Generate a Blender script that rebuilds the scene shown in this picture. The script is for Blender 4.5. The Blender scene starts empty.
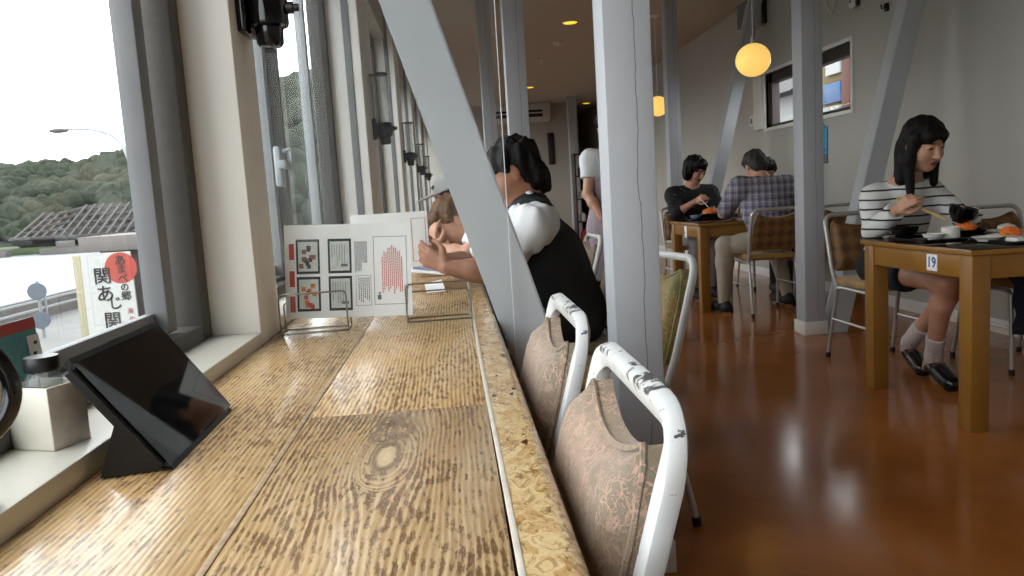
import bpy, bmesh, math, random
import numpy as np
from mathutils import Vector, Matrix, noise as mnoise
random.seed(7)
S = bpy.context.scene
COL = S.collection
PI = math.pi
V = Vector

# ------------------------------------------------------------------ materials
def lin(c):
    if isinstance(c, str):
        c = [int(c[i:i+2], 16)/255 for i in (0, 2, 4)]
    return tuple((x/12.92 if x <= .04045 else ((x+.055)/1.055)**2.4) for x in c)

class G:
    """small node-graph helper"""
    def __init__(s, name):
        s.m = bpy.data.materials.new(name); s.m.use_nodes = True
        s.t = s.m.node_tree; s.n = s.t.nodes; s.l = s.t.links
        s.bsdf = s.n['Principled BSDF']
        s._tc = None
    def tc(s, out='Object'):
        if s._tc is None: s._tc = s.n.new('ShaderNodeTexCoord')
        return s._tc.outputs[out]
    def put(s, inp, v):
        if isinstance(v, bpy.types.NodeSocket): s.l.new(v, inp)
        elif isinstance(v, (tuple, list)) and len(v) == 3 and inp.type == 'RGBA': inp.default_value = (*v, 1)
        else: inp.default_value = v
    def math(s, op, a, b=0.0, c=None, clamp=False):
        n = s.n.new('ShaderNodeMath'); n.operation = op; n.use_clamp = clamp
        s.put(n.inputs[0], a); s.put(n.inputs[1], b)
        if c is not None: s.put(n.inputs[2], c)
        return n.outputs[0]
    def map(s, vec, scale=(1, 1, 1), loc=(0, 0, 0), rot=(0, 0, 0)):
        n = s.n.new('ShaderNodeMapping'); s.put(n.inputs[0], vec)
        n.inputs['Scale'].default_value = scale; n.inputs['Location'].default_value = loc; n.inputs['Rotation'].default_value = rot
        return n.outputs[0]
    def sep(s, vec):
        n = s.n.new('ShaderNodeSeparateXYZ'); s.put(n.inputs[0], vec); return n.outputs
    def comb(s, x, y, z):
        n = s.n.new('ShaderNodeCombineXYZ')
        for i, v in enumerate((x, y, z)): s.put(n.inputs[i], v)
        return n.outputs[0]
    def noise(s, vec, scale, detail=3, rough=.55, dist=0, out='Fac'):
        n = s.n.new('ShaderNodeTexNoise'); s.put(n.inputs['Vector'], vec)
        n.inputs['Scale'].default_value = scale; n.inputs['Detail'].default_value = detail
        n.inputs['Roughness'].default_value = rough; n.inputs['Distortion'].default_value = dist
        return n.outputs[out]
    def voro(s, vec, scale, feature='F1', out='Distance', rnd=1.0):
        n = s.n.new('ShaderNodeTexVoronoi'); n.feature = feature; s.put(n.inputs['Vector'], vec)
        n.inputs['Scale'].default_value = scale; n.inputs['Randomness'].default_value = rnd
        return n.outputs[out]
    def ramp(s, f, a, b, lo=0.0, hi=1.0):
        n = s.n.new('ShaderNodeMapRange'); n.clamp = True
        s.put(n.inputs[0], f); n.inputs[1].default_value = a; n.inputs[2].default_value = b
        n.inputs[3].default_value = lo; n.inputs[4].default_value = hi
        return n.outputs[0]
    def mix(s, f, a, b):
        n = s.n.new('ShaderNodeMix'); n.data_type = 'RGBA'
        s.put(n.inputs[0], f); s.put(n.inputs[6], a); s.put(n.inputs[7], b)
        return n.outputs[2]
    def bump(s, h, strength=.3, dist=.01):
        n = s.n.new('ShaderNodeBump'); s.put(n.inputs['Height'], h)
        n.inputs['Strength'].default_value = strength; n.inputs['Distance'].default_value = dist
        s.l.new(n.outputs[0], s.bsdf.inputs['Normal'])
    def set(s, **k):
        names = dict(col='Base Color', rough='Roughness', metal='Metallic', spec='Specular IOR Level', coat='Coat Weight',
                     coatr='Coat Roughness', emit='Emission Color', es='Emission Strength', alpha='Alpha', trans='Transmission Weight', ior='IOR', sheen='Sheen Weight')
        for a, v in k.items(): s.put(s.bsdf.inputs[names[a]], v)
        return s.m

def plain(name, col, rough=.5, metal=0, spec=.5, var=0.0, vscale=8, bump=0, bscale=60, **k):
    g = G(name); c = lin(col)
    if var:
        f = g.noise(g.tc(), vscale, 4)
        c2 = tuple(max(0, x*(1-var)) for x in c); c1 = tuple(min(1, x*(1+var)) for x in c)
        cc = g.mix(g.ramp(f, .3, .7), c2, c1)
    else: cc = c
    g.set(col=cc, rough=rough, metal=metal, spec=spec, **k)
    if bump: g.bump(g.noise(g.tc(), bscale, 3), bump, .005)
    return g.m

MT = {}
def paint(name, col, rough=.55, crack=None, peel=None):
    """matt painted timber / metal, with an optional crack (x, y) or chipped patches"""
    g = G(name); v = g.tc()
    f = g.noise(v, 3, 4); c = lin(col)
    cc = g.mix(g.ramp(f, .3, .7), tuple(x*.93 for x in c), tuple(min(1, x*1.04) for x in c))
    grain = g.noise(g.map(v, (40, 40, 2)), 2, 3)
    h = grain
    if crack:
        x, y, z = g.sep(v)
        wob = g.noise(g.map(v, (0, 0, 1.6)), 2, 4)
        d = g.math('ABSOLUTE', g.math('SUBTRACT', g.math('ADD', x, g.math('MULTIPLY', g.math('SUBTRACT', wob, .5), .05)), crack))
        m = g.ramp(d, .0006, .0016, 1, 0)
        m = g.math('MULTIPLY', m, g.ramp(g.noise(g.map(v, (0, 0, 1)), 3, 2), .36, .42))
        cc = g.mix(g.math('MULTIPLY', m, .75), cc, lin('2b2b2e'))
        k = g.voro(g.map(v, (1, 1, .6)), 3.2)
        cc = g.mix(g.math('MULTIPLY', g.ramp(k, .03, .06, 1, 0), .12), cc, lin('77787c'))
    if peel:
        p = g.noise(g.map(v, peel[0]), peel[1], 5, .62)
        z = g.sep(v)[2]
        where = g.ramp(z, peel[2], peel[3])
        p2 = g.math('ADD', p, g.math('MULTIPLY', where, .11))
        m = g.ramp(p2, .66, .675)
        cc = g.mix(m, cc, lin('4a4a48'))
    g.set(col=cc, rough=rough)
    g.bump(h, .08, .002)
    return g.m

MT['post'] = paint('painted_post', 'b2b5ba', .6, crack=.018)
MT['brace'] = paint('painted_brace', 'b2b5b8', .6)
MT['wall'] = plain('plaster_wall', 'b4b2a9', .85, var=.03, vscale=2, bump=.06, bscale=120)
MT['cream'] = plain('cream_panel', 'e6e4de', .6, var=.02, vscale=2)
MT['tan'] = plain('tan_panel', 'b39a75', .6, var=.05, vscale=3)
MT['ceil'] = plain('ceiling_paint', 'b9b2a4', .9, var=.02)
MT['alu'] = plain('aluminium', '8d9092', .5, .2, var=.05, vscale=6)
MT['alud'] = plain('dark_aluminium', '474440', .6, 0, var=.12, vscale=40)
MT['alum'] = plain('grey_aluminium', '77787a', .6, 0, var=.05)
MT['white'] = plain('white_paint', 'e2e0da', .5, var=.02)
MT['sill'] = plain('sill_white', 'dcd9cd', .35, var=.03, vscale=5)
MT['black'] = plain('black_plastic', '121213', .35, bump=.05, bscale=200)
MT['blackgloss'] = plain('black_glossy', '0a0a0b', .08)
MT['screen'] = plain('screen_glass', '050506', .04, spec=.35)
MT['case'] = plain('black_leatherette', '0d0d0e', .45, bump=.2, bscale=400)
MT['wire'] = plain('steel_wire', '8f8a82', .3, 1)
MT['paper'] = plain('paper', 'f1f1f0', .7)
MT['red'] = plain('red_print', 'c2473f', .7)
MT['redtext'] = plain('red_ink', 'cf5a50', .7)
MT['ink'] = plain('black_ink', '2a2a2c', .7)
MT['greyink'] = plain('grey_ink', '6d6f72', .7)
MT['yellow'] = plain('yellow_wood', '8f6326', .38, var=.12, vscale=6)
MT['tabletop'] = plain('dark_tabletop', '2b1c12', .12, var=.1, vscale=4)
MT['chrome'] = plain('steel_frame', 'b4b2ad', .35, .5, var=.04)
MT['frame_white'] = plain('white_frame', 'c4c4c1', .4, var=.03)
MT['frame_peel'] = paint('chipped_white_frame', 'cdcfcf', .4, peel=((30, 18, 30), 1.6, .80, .84))
MT['rubber'] = plain('rubber', '17130f', .7)
MT['jarlid'] = plain('jar_lid', '1c1d1f', .4)
MT['ceramic'] = plain('white_ceramic', 'e6e2d6', .3, var=.02)
MT['speckle'] = plain('speckled_grey', 'cfc4b9', .6, var=.18, vscale=30)
MT['teal'] = plain('teal_print', '4d9a9c', .6, var=.15, vscale=60)
MT['carrot'] = plain('orange_food', 'e0702a', .5, var=.25, vscale=90, bump=.4, bscale=150)
MT['green'] = plain('green_food', '7a8a3c', .5, var=.25, vscale=90)
MT['plate'] = plain('white_plate', 'd9d7d0', .2)
MT['blueplate'] = plain('blue_white_plate', '8791ad', .25, var=.5, vscale=60)
MT['lacquer'] = plain('black_lacquer', '0b090a', .18)
MT['chop'] = plain('chopstick_wood', 'd8b780', .5)
MT['skin'] = plain('skin', 'b98a70', .5, var=.05, vscale=25)
MT['skin2'] = plain('skin_tanned', '9c6a50', .5, var=.06, vscale=25)
MT['lip'] = plain('lip', '8a4a44', .45)
MT['eye'] = plain('eye_dark', '1d1512', .3)
MT['shirtw'] = plain('white_cotton', 'd9dbdd', .8, bump=.3, bscale=18)
MT['vest'] = plain('black_vest', '101013', .8, bump=.2, bscale=25)
MT['trouser'] = plain('beige_trousers', 'a59a8a', .85, bump=.3, bscale=20)
MT['greytr'] = plain('grey_trousers', '8d8a88', .85, bump=.2, bscale=20)
MT['darktr'] = plain('dark_trousers', '1b1b20', .85, bump=.2, bscale=20)
MT['skirt'] = plain('black_skirt', '0d0c0f', .85, bump=.2, bscale=20)
MT['mauve'] = plain('mauve_apron', '93848c', .85, bump=.25, bscale=22)
MT['sock'] = plain('patterned_sock', 'c4b9b5', .85, var=.22, vscale=70)
MT['loafer'] = plain('black_loafer', '0b0b0d', .22)
MT['sneaker'] = plain('dark_sneaker', '16161a', .6)
MT['sole'] = plain('white_sole', 'cfcfcf', .6)
MT['denim'] = plain('navy_cloth', '20263a', .9, var=.25, vscale=40, bump=.5, bscale=30)
MT['wood_dark'] = plain('dark_wood', '2a1d15', .5, var=.3, vscale=9)
MT['white_plastic'] = plain('white_plastic', 'd5d3cc', .4)
MT['blueposter'] = plain('blue_poster', '3f8fb8', .6, var=.5, vscale=22)
MT['amber'] = plain('amber_item', 'b98a3a', .6, var=.3, vscale=12)

def hair_mat(name, col, hi):
    g = G(name); v = g.tc()
    f = g.noise(g.map(v, (60, 60, 9)), 4, 4)
    g.set(col=g.mix(g.ramp(f, .35, .7), lin(col), lin(hi)), rough=.6, spec=.2)
    g.bump(f, .5, .004); return g.m
MT['hair'] = hair_mat('black_hair', '070607', '1a1513')
MT['hairbrown'] = hair_mat('brown_hair', '3a2519', '7a5a3a')
MT['hairgrey'] = hair_mat('greying_hair', '1c1a19', '4a4744')

def glass_mat(name, tint=(1, 1, 1), refl=1.0, haze=0.0):
    g = G(name); n = g.n
    out = n['Material Output']; n.remove(g.bsdf)
    tr = n.new('ShaderNodeBsdfTransparent'); tr.inputs[0].default_value = (*tint, 1)
    gl = n.new('ShaderNodeBsdfGlossy'); gl.inputs['Roughness'].default_value = .01
    fr = n.new('ShaderNodeFresnel'); fr.inputs[0].default_value = 1.45
    ge = n.new('ShaderNodeNewGeometry')
    f = g.math('MULTIPLY', g.math('MULTIPLY', fr.outputs[0], refl), g.math('SUBTRACT', 1.0, ge.outputs['Backfacing']), clamp=True)
    mx = n.new('ShaderNodeMixShader'); g.l.new(f, mx.inputs[0]); g.l.new(tr.outputs[0], mx.inputs[1]); g.l.new(gl.outputs[0], mx.inputs[2])
    last = mx.outputs[0]
    if haze:
        df = n.new('ShaderNodeBsdfDiffuse'); df.inputs[0].default_value = (.8, .82, .84, 1)
        m2 = n.new('ShaderNodeMixShader'); m2.inputs[0].default_value = haze
        g.l.new(last, m2.inputs[1]); g.l.new(df.outputs[0], m2.inputs[2]); last = m2.outputs[0]
    g.l.new(last, out.inputs['Surface'])
    return g.m
MT['glass'] = glass_mat('window_glass', (.97, .98, .98), .8)
MT['acrylic'] = glass_mat('acrylic_sheet', (.97, .98, .98), .55, haze=.012)
MT['acredge'] = plain('acrylic_edge', 'd8dde0', .25)
MT['jarglass'] = glass_mat('jar_glass', (.90, .92, .91), 1.0, haze=.08)

def emit_mat(name, col, s):
    g = G(name); g.set(col=lin(col), emit=lin(col), es=s, rough=.4); return g.m
MT['globe'] = emit_mat('globe_light', 'ffcf6e', .85)
MT['down'] = emit_mat('downlight', 'ffd23c', 1.3)

def stripes_mat():
    g = G('striped_jersey'); z = g.sep(g.tc())[2]
    w = g.math('FRACT', g.math('MULTIPLY', g.math('ADD', z, g.math('MULTIPLY', g.noise(g.tc(), 9, 2), .012)), 1/.046))
    m = g.math('LESS_THAN', w, .2)
    g.set(col=g.mix(m, lin('d6d6d2'), lin('26262c')), rough=.85)
    g.bump(g.noise(g.tc(), 22, 3), .3, .01); return g.m
MT['stripe'] = stripes_mat()

def plaid_mat():
    g = G('plaid_shirt'); x, y, z = g.sep(g.map(g.tc(), (1, 1, 1), rot=(0, 0, .3)))
    def band(c, p, w, ph=0): return g.math('LESS_THAN', g.math('FRACT', g.math('ADD', g.math('MULTIPLY', c, 1/p), ph)), w)
    c = g.mix(g.math('MULTIPLY', band(x, .05, .35), .6), lin('85818f'), lin('454253'))
    c = g.mix(g.math('MULTIPLY', band(z, .06, .3), .5), c, lin('454253'))
    c = g.mix(g.math('MULTIPLY', band(x, .05, .08, .3), .5), c, lin('c9c4cc'))
    c = g.mix(g.math('MULTIPLY', band(z, .06, .08, .3), .4), c, lin('c9c4cc'))
    g.set(col=c, rough=.85); g.bump(g.noise(g.tc(), 15, 3), .4, .01); return g.m
MT['plaid'] = plaid_mat()

def darkprint_mat():
    g = G('dark_print_blouse')
    m = g.ramp(g.voro(g.tc(), 26), .12, .2, 1, 0)
    m = g.math('MULTIPLY', m, g.ramp(g.noise(g.tc(), 9), .5, .6))
    g.set(col=g.mix(m, lin('0e0e11'), lin('8d8890')), rough=.8); return g.m
MT['darkprint'] = darkprint_mat()

def brocade(name, base, hi, dark, s=1.0):
    g = G(name); v = g.tc()
    w = g.noise(v, 14*s, 2, out='Color')
    vv = g.n.new('ShaderNodeVectorMath'); vv.operation = 'MULTIPLY_ADD'
    g.put(vv.inputs[0], w); vv.inputs[1].default_value = (.06, .06, .06); g.put(vv.inputs[2], v)
    d = g.voro(vv.outputs[0], 22*s, 'DISTANCE_TO_EDGE')
    d2 = g.voro(vv.outputs[0], 52*s, 'DISTANCE_TO_EDGE')
    swirl = g.math('SINE', g.math('MULTIPLY', g.noise(v, 12*s, 2, dist=1.2), 60))
    m1 = g.ramp(d, .02, .07, 1, 0); m2 = g.ramp(d2, .02, .09, 1, 0)
    m = g.math('MAXIMUM', m1, g.math('MULTIPLY', m2, g.ramp(swirl, -.2, .5)))
    m = g.math('MAXIMUM', m, g.ramp(swirl, .75, .95))
    patch = g.noise(v, 7, 3)
    c = g.mix(g.ramp(patch, .35, .65), lin(dark), lin(base))
    dk = g.ramp(g.noise(v, 34*s, 3, dist=.8), .50, .62)
    c = g.mix(g.math('MULTIPLY', dk, .5), c, lin(dark))
    c = g.mix(g.math('MULTIPLY', g.math('MULTIPLY', m, g.ramp(g.noise(v, 17*s, 2), .38, .55)), .8), c, lin(hi))
    g.set(col=c, rough=.55, sheen=.25)
    fine = g.noise(v, 300, 2)
    g.bump(g.math('ADD', m, g.math('MULTIPLY', fine, .5)), .35, .002)
    return g.m
MT['brocade'] = brocade('rose_brocade', '937d68', 'b8937f', '6f634e', 2.1)
MT['goldbroc'] = brocade('gold_brocade', '8f7638', 'ab8850', '6d6a3a', 1.4)

def diamond_mat():
    g = G('diamond_fabric'); x, y, z = g.sep(g.tc())
    a = g.math('SINE', g.math('MULTIPLY', g.math('ADD', x, z), 2*PI/.16))
    b = g.math('SINE', g.math('MULTIPLY', g.math('SUBTRACT', x, z), 2*PI/.16))
    p = g.math('MULTIPLY', a, b)
    n = g.noise(g.tc(), 60, 3)
    m = g.ramp(g.math('ADD', p, g.math('MULTIPLY', n, .4)), -.1, .6)
    g.set(col=g.mix(m, lin('7a5529'), lin('583a20')), rough=.6)
    g.bump(n, .2, .002); return g.m
MT['diamond'] = diamond_mat()
MT['seatgold'] = brocade('gold_seat', 'a0783a', 'b8904e', '7c5c2c', .8)

def plank_mat(name, knot=None, period=.0085, seed=0.0):
    g = G(name); v = g.tc()
    v = g.map(v, loc=(seed*3.1, seed*7.7, 0)) if not knot else v
    x, y, z = g.sep(v)
    wob = g.noise(g.map(v, (1, .3, 1)), 8, 3)
    if knot:
        dx = g.math('SUBTRACT', x, knot[0]); dy = g.math('SUBTRACT', y, knot[1])
        dn = g.math('MULTIPLY', g.math('SUBTRACT', g.noise(g.map(v, (1, .4, 1)), 9, 2), .5), .02)
        dx = g.math('ADD', dx, dn); dys = g.math('ADD', g.math('MULTIPLY', dy, .30), g.math('MULTIPLY', dn, .5))
        r2 = g.math('ADD', g.math('MULTIPLY', dx, dx), g.math('MULTIPLY', dys, dys))
        a2 = .0011
        psi = g.math('MULTIPLY', dx, g.math('SUBTRACT', 1.0, g.math('DIVIDE', a2, g.math('ADD', r2, .0002))))
        inside = g.ramp(r2, a2*.55, a2*1.25, 1, 0)
        r = g.math('SQRT', r2)
        psi = g.math('ADD', g.math('MULTIPLY', psi, g.math('SUBTRACT', 1.0, inside)), g.math('MULTIPLY', r, inside))
    else:
        psi = x
    phase = g.math('ADD', g.math('MULTIPLY', psi, 2*PI/period), g.math('ADD', g.math('MULTIPLY', wob, 17), g.math('MULTIPLY', g.noise(g.map(v, (1, .06, 1)), 40, 2), 3)))
    s = g.math('SINE', phase)
    t = g.ramp(s, -.7, .8)
    fleck = g.noise(g.map(v, (1, .26, 1)), 130, 4, .68)
    fine = g.noise(g.map(v, (1, .07, 1)), 260, 3, .6)
    blotch = g.noise(g.map(v, (1, .5, 1)), 9, 4, .6)
    c = g.mix(g.math('MULTIPLY', t, .55), lin('ceb286'), lin('a57e4c'))
    c = g.mix(g.math('MULTIPLY', g.ramp(fine, .42, .66), .45), c, lin('8a5e30'))
    c = g.mix(g.math('MULTIPLY', g.ramp(g.noise(g.map(v, (1, .6, 1)), 7, 3), .45, .7), .22), c, lin('c48a3a'))
    fl = g.math('ADD', g.math('ADD', fleck, g.math('MULTIPLY', g.math('SUBTRACT', blotch, .5), .5)), g.math('MULTIPLY', t, .07))
    m = g.ramp(fl, .545, .64)
    c = g.mix(g.math('MULTIPLY', m, .8), c, lin('65401f'))
    m3 = g.ramp(g.noise(g.map(v, (1, .4, 1)), 70, 3, .7), .66, .72)
    c = g.mix(g.math('MULTIPLY', m3, .6), c, lin('33200f'))
    c = g.mix(g.math('MULTIPLY', g.math('MULTIPLY', g.ramp(s, -.86, -.98), g.ramp(blotch, .35, .6)), .45), c, lin('e2cfa6'))
    if knot:
        c = g.mix(g.math('MULTIPLY', g.ramp(r2, .00002, .00016, 1, 0), .85), c, lin('e6cb9a'))
        ring = g.math('MULTIPLY', g.ramp(g.math('ABSOLUTE', g.math('SUBTRACT', r, .015)), .001, .003, 1, 0), .7)
        c = g.mix(ring, c, lin('5a3a20'))
        dk = g.math('ADD', g.math('MULTIPLY', dx, dx), g.math('MULTIPLY', g.math('MULTIPLY', g.math('SUBTRACT', dy, .11), g.math('SUBTRACT', dy, .11)), .25))
        c = g.mix(g.math('MULTIPLY', g.ramp(dk, .0004, .0016, 1, 0), g.ramp(fleck, .4, .55, .1, .9)), c, lin('6a4423'))
    g.set(col=c, rough=g.ramp(fleck, .3, .7, .16, .3), spec=.5, coat=.3, coatr=.12)
    g.bump(g.math('SUBTRACT', g.math('MULTIPLY', s, -.25), g.math('MULTIPLY', m, .6)), .14, .002)
    return g.m
def edge_mat():
    g = G('flaky_edge_wood'); v = g.map(g.tc(), (1, .7, 1))
    dn_ = g.noise(v, 28, 3, out='Color')
    vv = g.n.new('ShaderNodeVectorMath'); vv.operation = 'MULTIPLY_ADD'
    g.put(vv.inputs[0], dn_); vv.inputs[1].default_value = (.035, .035, .035); g.put(vv.inputs[2], v)
    d = g.voro(vv.outputs[0], 60, 'DISTANCE_TO_EDGE'); cr = g.sep(g.voro(vv.outputs[0], 60, out='Color'))[0]
    rings = g.math('SINE', g.math('MULTIPLY', g.noise(v, 20, 3, dist=1.8), 48))
    c = g.mix(g.ramp(cr, .1, .95), lin('d6bb8a'), lin('bd9760'))
    c = g.mix(g.math('MULTIPLY', g.ramp(d, .02, .10, 1, 0), .35), c, lin('e6d0a0'))
    c = g.mix(g.math('MULTIPLY', g.ramp(rings, .6, .95), .5), c, lin('85551f'))
    c = g.mix(g.math('MULTIPLY', g.ramp(g.noise(g.map(v, (1.2, .8, 1)), 55, 4, .7), .56, .66), .75), c, lin('6b421c'))
    c = g.mix(g.ramp(g.noise(g.map(v, (1.4, .8, 1)), 36, 3), .65, .69), c, lin('3f250f'))
    g.set(col=c, rough=.2, coat=.3, coatr=.12); g.bump(rings, .06, .002); return g.m
MT['edgewood'] = edge_mat()
MT['filler'] = plain('seam_filler', 'cfc6b8', .4, var=.12, vscale=30)
MT['filler2'] = plain('worn_seam', 'a48c6c', .5, var=.35, vscale=60)

def floor_mat():
    g = G('floor_sheet'); v = g.tc()
    f = g.noise(v, 1.6, 5); f2 = g.noise(v, 14, 4)
    c = g.mix(g.ramp(f, .3, .7), lin('98592a'), lin('ae6b32'))
    c = g.mix(g.math('MULTIPLY', g.ramp(f2, .5, .75), .25), c, lin('7d4822'))
    g.set(col=c, rough=g.ramp(f, .3, .7, .10, .2), spec=.5)
    g.bump(g.noise(v, 26, 2), .05, .004); return g.m
MT['floor'] = floor_mat()

# ------------------------------------------------------------------ mesh helpers
def new_bm(): return bmesh.new()

def box(bm, x0, x1, y0, y1, z0, z1, bev=0.0, seg=2, M=None):
    vs = [bm.verts.new(p) for p in ((x0, y0, z0), (x1, y0, z0), (x1, y1, z0), (x0, y1, z0), (x0, y0, z1), (x1, y0, z1), (x1, y1, z1), (x0, y1, z1))]
    fs = [bm.faces.new([vs[i] for i in f]) for f in ((3, 2, 1, 0), (4, 5, 6, 7), (0, 1, 5, 4), (1, 2, 6, 5), (2, 3, 7, 6), (3, 0, 4, 7))]
    if bev:
        es = list({e for f in fs for e in f.edges})
        r = bmesh.ops.bevel(bm, geom=es, offset=bev, segments=seg, affect='EDGES', profile=.5)
        vs = list({v for f in r['faces'] for v in f.verts} | {v for v in vs if v.is_valid})
    if M is not None:
        bmesh.ops.transform(bm, matrix=M, verts=[v for v in vs if v.is_valid])
    return vs

def fillet(pts, r, n=6):
    """round the inner corners of a polyline"""
    pts = [V(p) for p in pts]; out = [pts[0]]
    for i in range(1, len(pts)-1):
        a, b, c = pts[i-1], pts[i], pts[i+1]
        rr = r[i-1] if isinstance(r, (list, tuple)) else r
        d1, d2 = (a-b), (c-b)
        rr = min(rr, d1.length*.49, d2.length*.49)
        p, q = b+d1.normalized()*rr, b+d2.normalized()*rr
        for k in range(n+1):
            t = k/n; out.append(p*(1-t)**2 + b*2*t*(1-t) + q*t*t)
    out.append(pts[-1]); return out

def tube(bm, pts, r, n=10, rect=None, up=(0, 0, 1), cap=True, closed=False):
    """sweep a circle (radius or list of radii) or a rounded rectangle rect=(half width, half height, corner) along a polyline"""
    pts = [V(p) for p in pts]; N = len(pts)
    up = V(up); rings = []
    prof = None
    if rect:
        a, b, c = rect; prof = []
        for sx, sy, a0 in ((1, 1, 0), (-1, 1, 90), (-1, -1, 180), (1, -1, 270)):
            for k in range(3):
                th = math.radians(a0+k*45); prof.append((sx*(a-c)+c*math.cos(th), sy*(b-c)+c*math.sin(th)))
    last = None
    for i, p in enumerate(pts):
        if closed: t = (pts[(i+1) % N]-pts[i-1])
        else: t = (pts[min(i+1, N-1)]-pts[max(i-1, 0)])
        t.normalize()
        if rect:
            s = t.cross(up)
            if s.length < 1e-4: s = last or V((1, 0, 0))
        else:
            s = t.cross(V((0, 0, 1))) if last is None else last - t*last.dot(t)
            if s.length < 1e-4: s = t.cross(V((1, 0, 0)))
        s.normalize(); last = s.copy(); u = s.cross(t).normalized()
        if rect: ring = [bm.verts.new(p + s*x + u*y) for x, y in prof]
        else:
            rad = r[i] if isinstance(r, (list, tuple)) else r
            ring = [bm.verts.new(p + (s*math.cos(2*PI*k/n)+u*math.sin(2*PI*k/n))*rad) for k in range(n)]
        rings.append(ring)
    m = len(rings[0])
    for i in range(N if closed else N-1):
        A, B = rings[i], rings[(i+1) % N]
        for k in range(m):
            bm.faces.new((A[k], A[(k+1) % m], B[(k+1) % m], B[k]))
    if cap and not closed:
        bm.faces.new(rings[0][::-1]); bm.faces.new(rings[-1])

def lathe(bm, prof, center=(0, 0, 0), n=28, M=None):
    """revolve (r, z) points around z"""
    c = V(center); rings = []; new = []
    for r, z in prof:
        if r < 1e-6:
            v = bm.verts.new(c+V((0, 0, z))); rings.append([v]); new.append(v)
        else:
            ring = [bm.verts.new(c+V((r*math.cos(2*PI*k/n), r*math.sin(2*PI*k/n), z))) for k in range(n)]
            rings.append(ring); new += ring
    for A, B in zip(rings, rings[1:]):
        if len(A) == 1 and len(B) == 1: continue
        for k in range(n):
            if len(A) == 1: bm.faces.new((A[0], B[(k+1) % n], B[k]))
            elif len(B) == 1: bm.faces.new((A[k], A[(k+1) % n], B[0]))
            else: bm.faces.new((A[k], A[(k+1) % n], B[(k+1) % n], B[k]))
    if M is not None: bmesh.ops.transform(bm, matrix=M, verts=new)

def prism(bm, poly, axis, a, b, bev=0.0):
    """extrude a 2-D polygon along axis from a to b; poly in the other two axes in order"""
    def P(u, v, w):
        return {'x': (w, u, v), 'y': (u, w, v), 'z': (u, v, w)}[axis]
    A = [bm.verts.new(P(u, v, a)) for u, v in poly]; B = [bm.verts.new(P(u, v, b)) for u, v in poly]
    n = len(poly); fs = [bm.faces.new(A), bm.faces.new(B[::-1])]
    for i in range(n): fs.append(bm.faces.new((A[i], B[i], B[(i+1) % n], A[(i+1) % n])))
    bmesh.ops.recalc_face_normals(bm, faces=fs)
    if bev:
        es = list({e for f in fs[:2] for e in f.edges})
        bmesh.ops.bevel(bm, geom=es, offset=bev, segments=2, affect='EDGES')

def sphere(bm, c, r, sub=3, M=None):
    q = bmesh.ops.create_icosphere(bm, subdivisions=sub, radius=1)
    rr = (r, r, r) if not isinstance(r, (tuple, list)) else r
    T = Matrix.Translation(V(c)) @ (M.to_4x4() if M is not None else Matrix.Identity(4)) @ Matrix.Diagonal((*rr, 1))
    bmesh.ops.transform(bm, matrix=T, verts=q['verts'])

def obj(name, bm, mat, parent=None, world=False, smooth=True, angle=35, **props):
    me = bpy.data.meshes.new(name)
    if isinstance(bm, bmesh.types.BMesh):
        bmesh.ops.recalc_face_normals(bm, faces=bm.faces)
        bm.to_mesh(me); bm.free()
    else:
        me.from_pydata(*bm)
    for m in (mat if isinstance(mat, (list, tuple)) else [mat]):
        me.materials.append(MT[m] if isinstance(m, str) else m)
    o = bpy.data.objects.new(name, me); COL.objects.link(o)
    if parent is not None:
        o.parent = parent
        if world:
            q = parent; T = Matrix.Identity(4)
            while q is not None: T = q.matrix_basis @ T; q = q.parent
            me.transform(T.inverted())
    if smooth:
        me.shade_smooth()
        if angle: me.set_sharp_from_angle(angle=math.radians(angle))
    for k, v in props.items(): o[k] = v
    return o

def tag(o, label, cat, group=None, kind=None):
    o['label'] = label; o['category'] = cat
    if group: o['group'] = group
    if kind: o['kind'] = kind
    return o

def thing(name, label, cat, loc=(0, 0, 0), rotz=0, group=None):
    o = bpy.data.objects.new(name, None); COL.objects.link(o)
    o.empty_display_size = .1
    o.location = loc; o.rotation_euler = (0, 0, rotz)
    o.matrix_basis = Matrix.Translation(V(loc)) @ Matrix.Rotation(rotz, 4, 'Z')
    return tag(o, label, cat, group)

def struct(name, bm, mat, **k):
    o = obj(name, bm, mat, **k); o['kind'] = 'structure'; return o

def dup(root, loc, rotz, label, group=None):
    r = root.copy(); COL.objects.link(r); r.location = loc; r.rotation_euler = (0, 0, rotz); r['label'] = label
    if group: r['group'] = group
    for ch in list(root.children):
        c = ch.copy(); COL.objects.link(c); c.parent = r
        for gch in list(ch.children):
            d = gch.copy(); COL.objects.link(d); d.parent = c
    return r

def rect_slab(bm, c, u, v, w, h, t):
    """thin slab centred at c, spanned by unit vectors u (width) and v (height), thickness t along u x v"""
    c, u, v = V(c), V(u).normalized(), V(v).normalized(); n = u.cross(v)
    M = Matrix(((u.x, v.x, n.x, c.x), (u.y, v.y, n.y, c.y), (u.z, v.z, n.z, c.z), (0, 0, 0, 1)))
    box(bm, -w/2, w/2, -h/2, h/2, -t/2, t/2, M=M)
    return M

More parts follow.
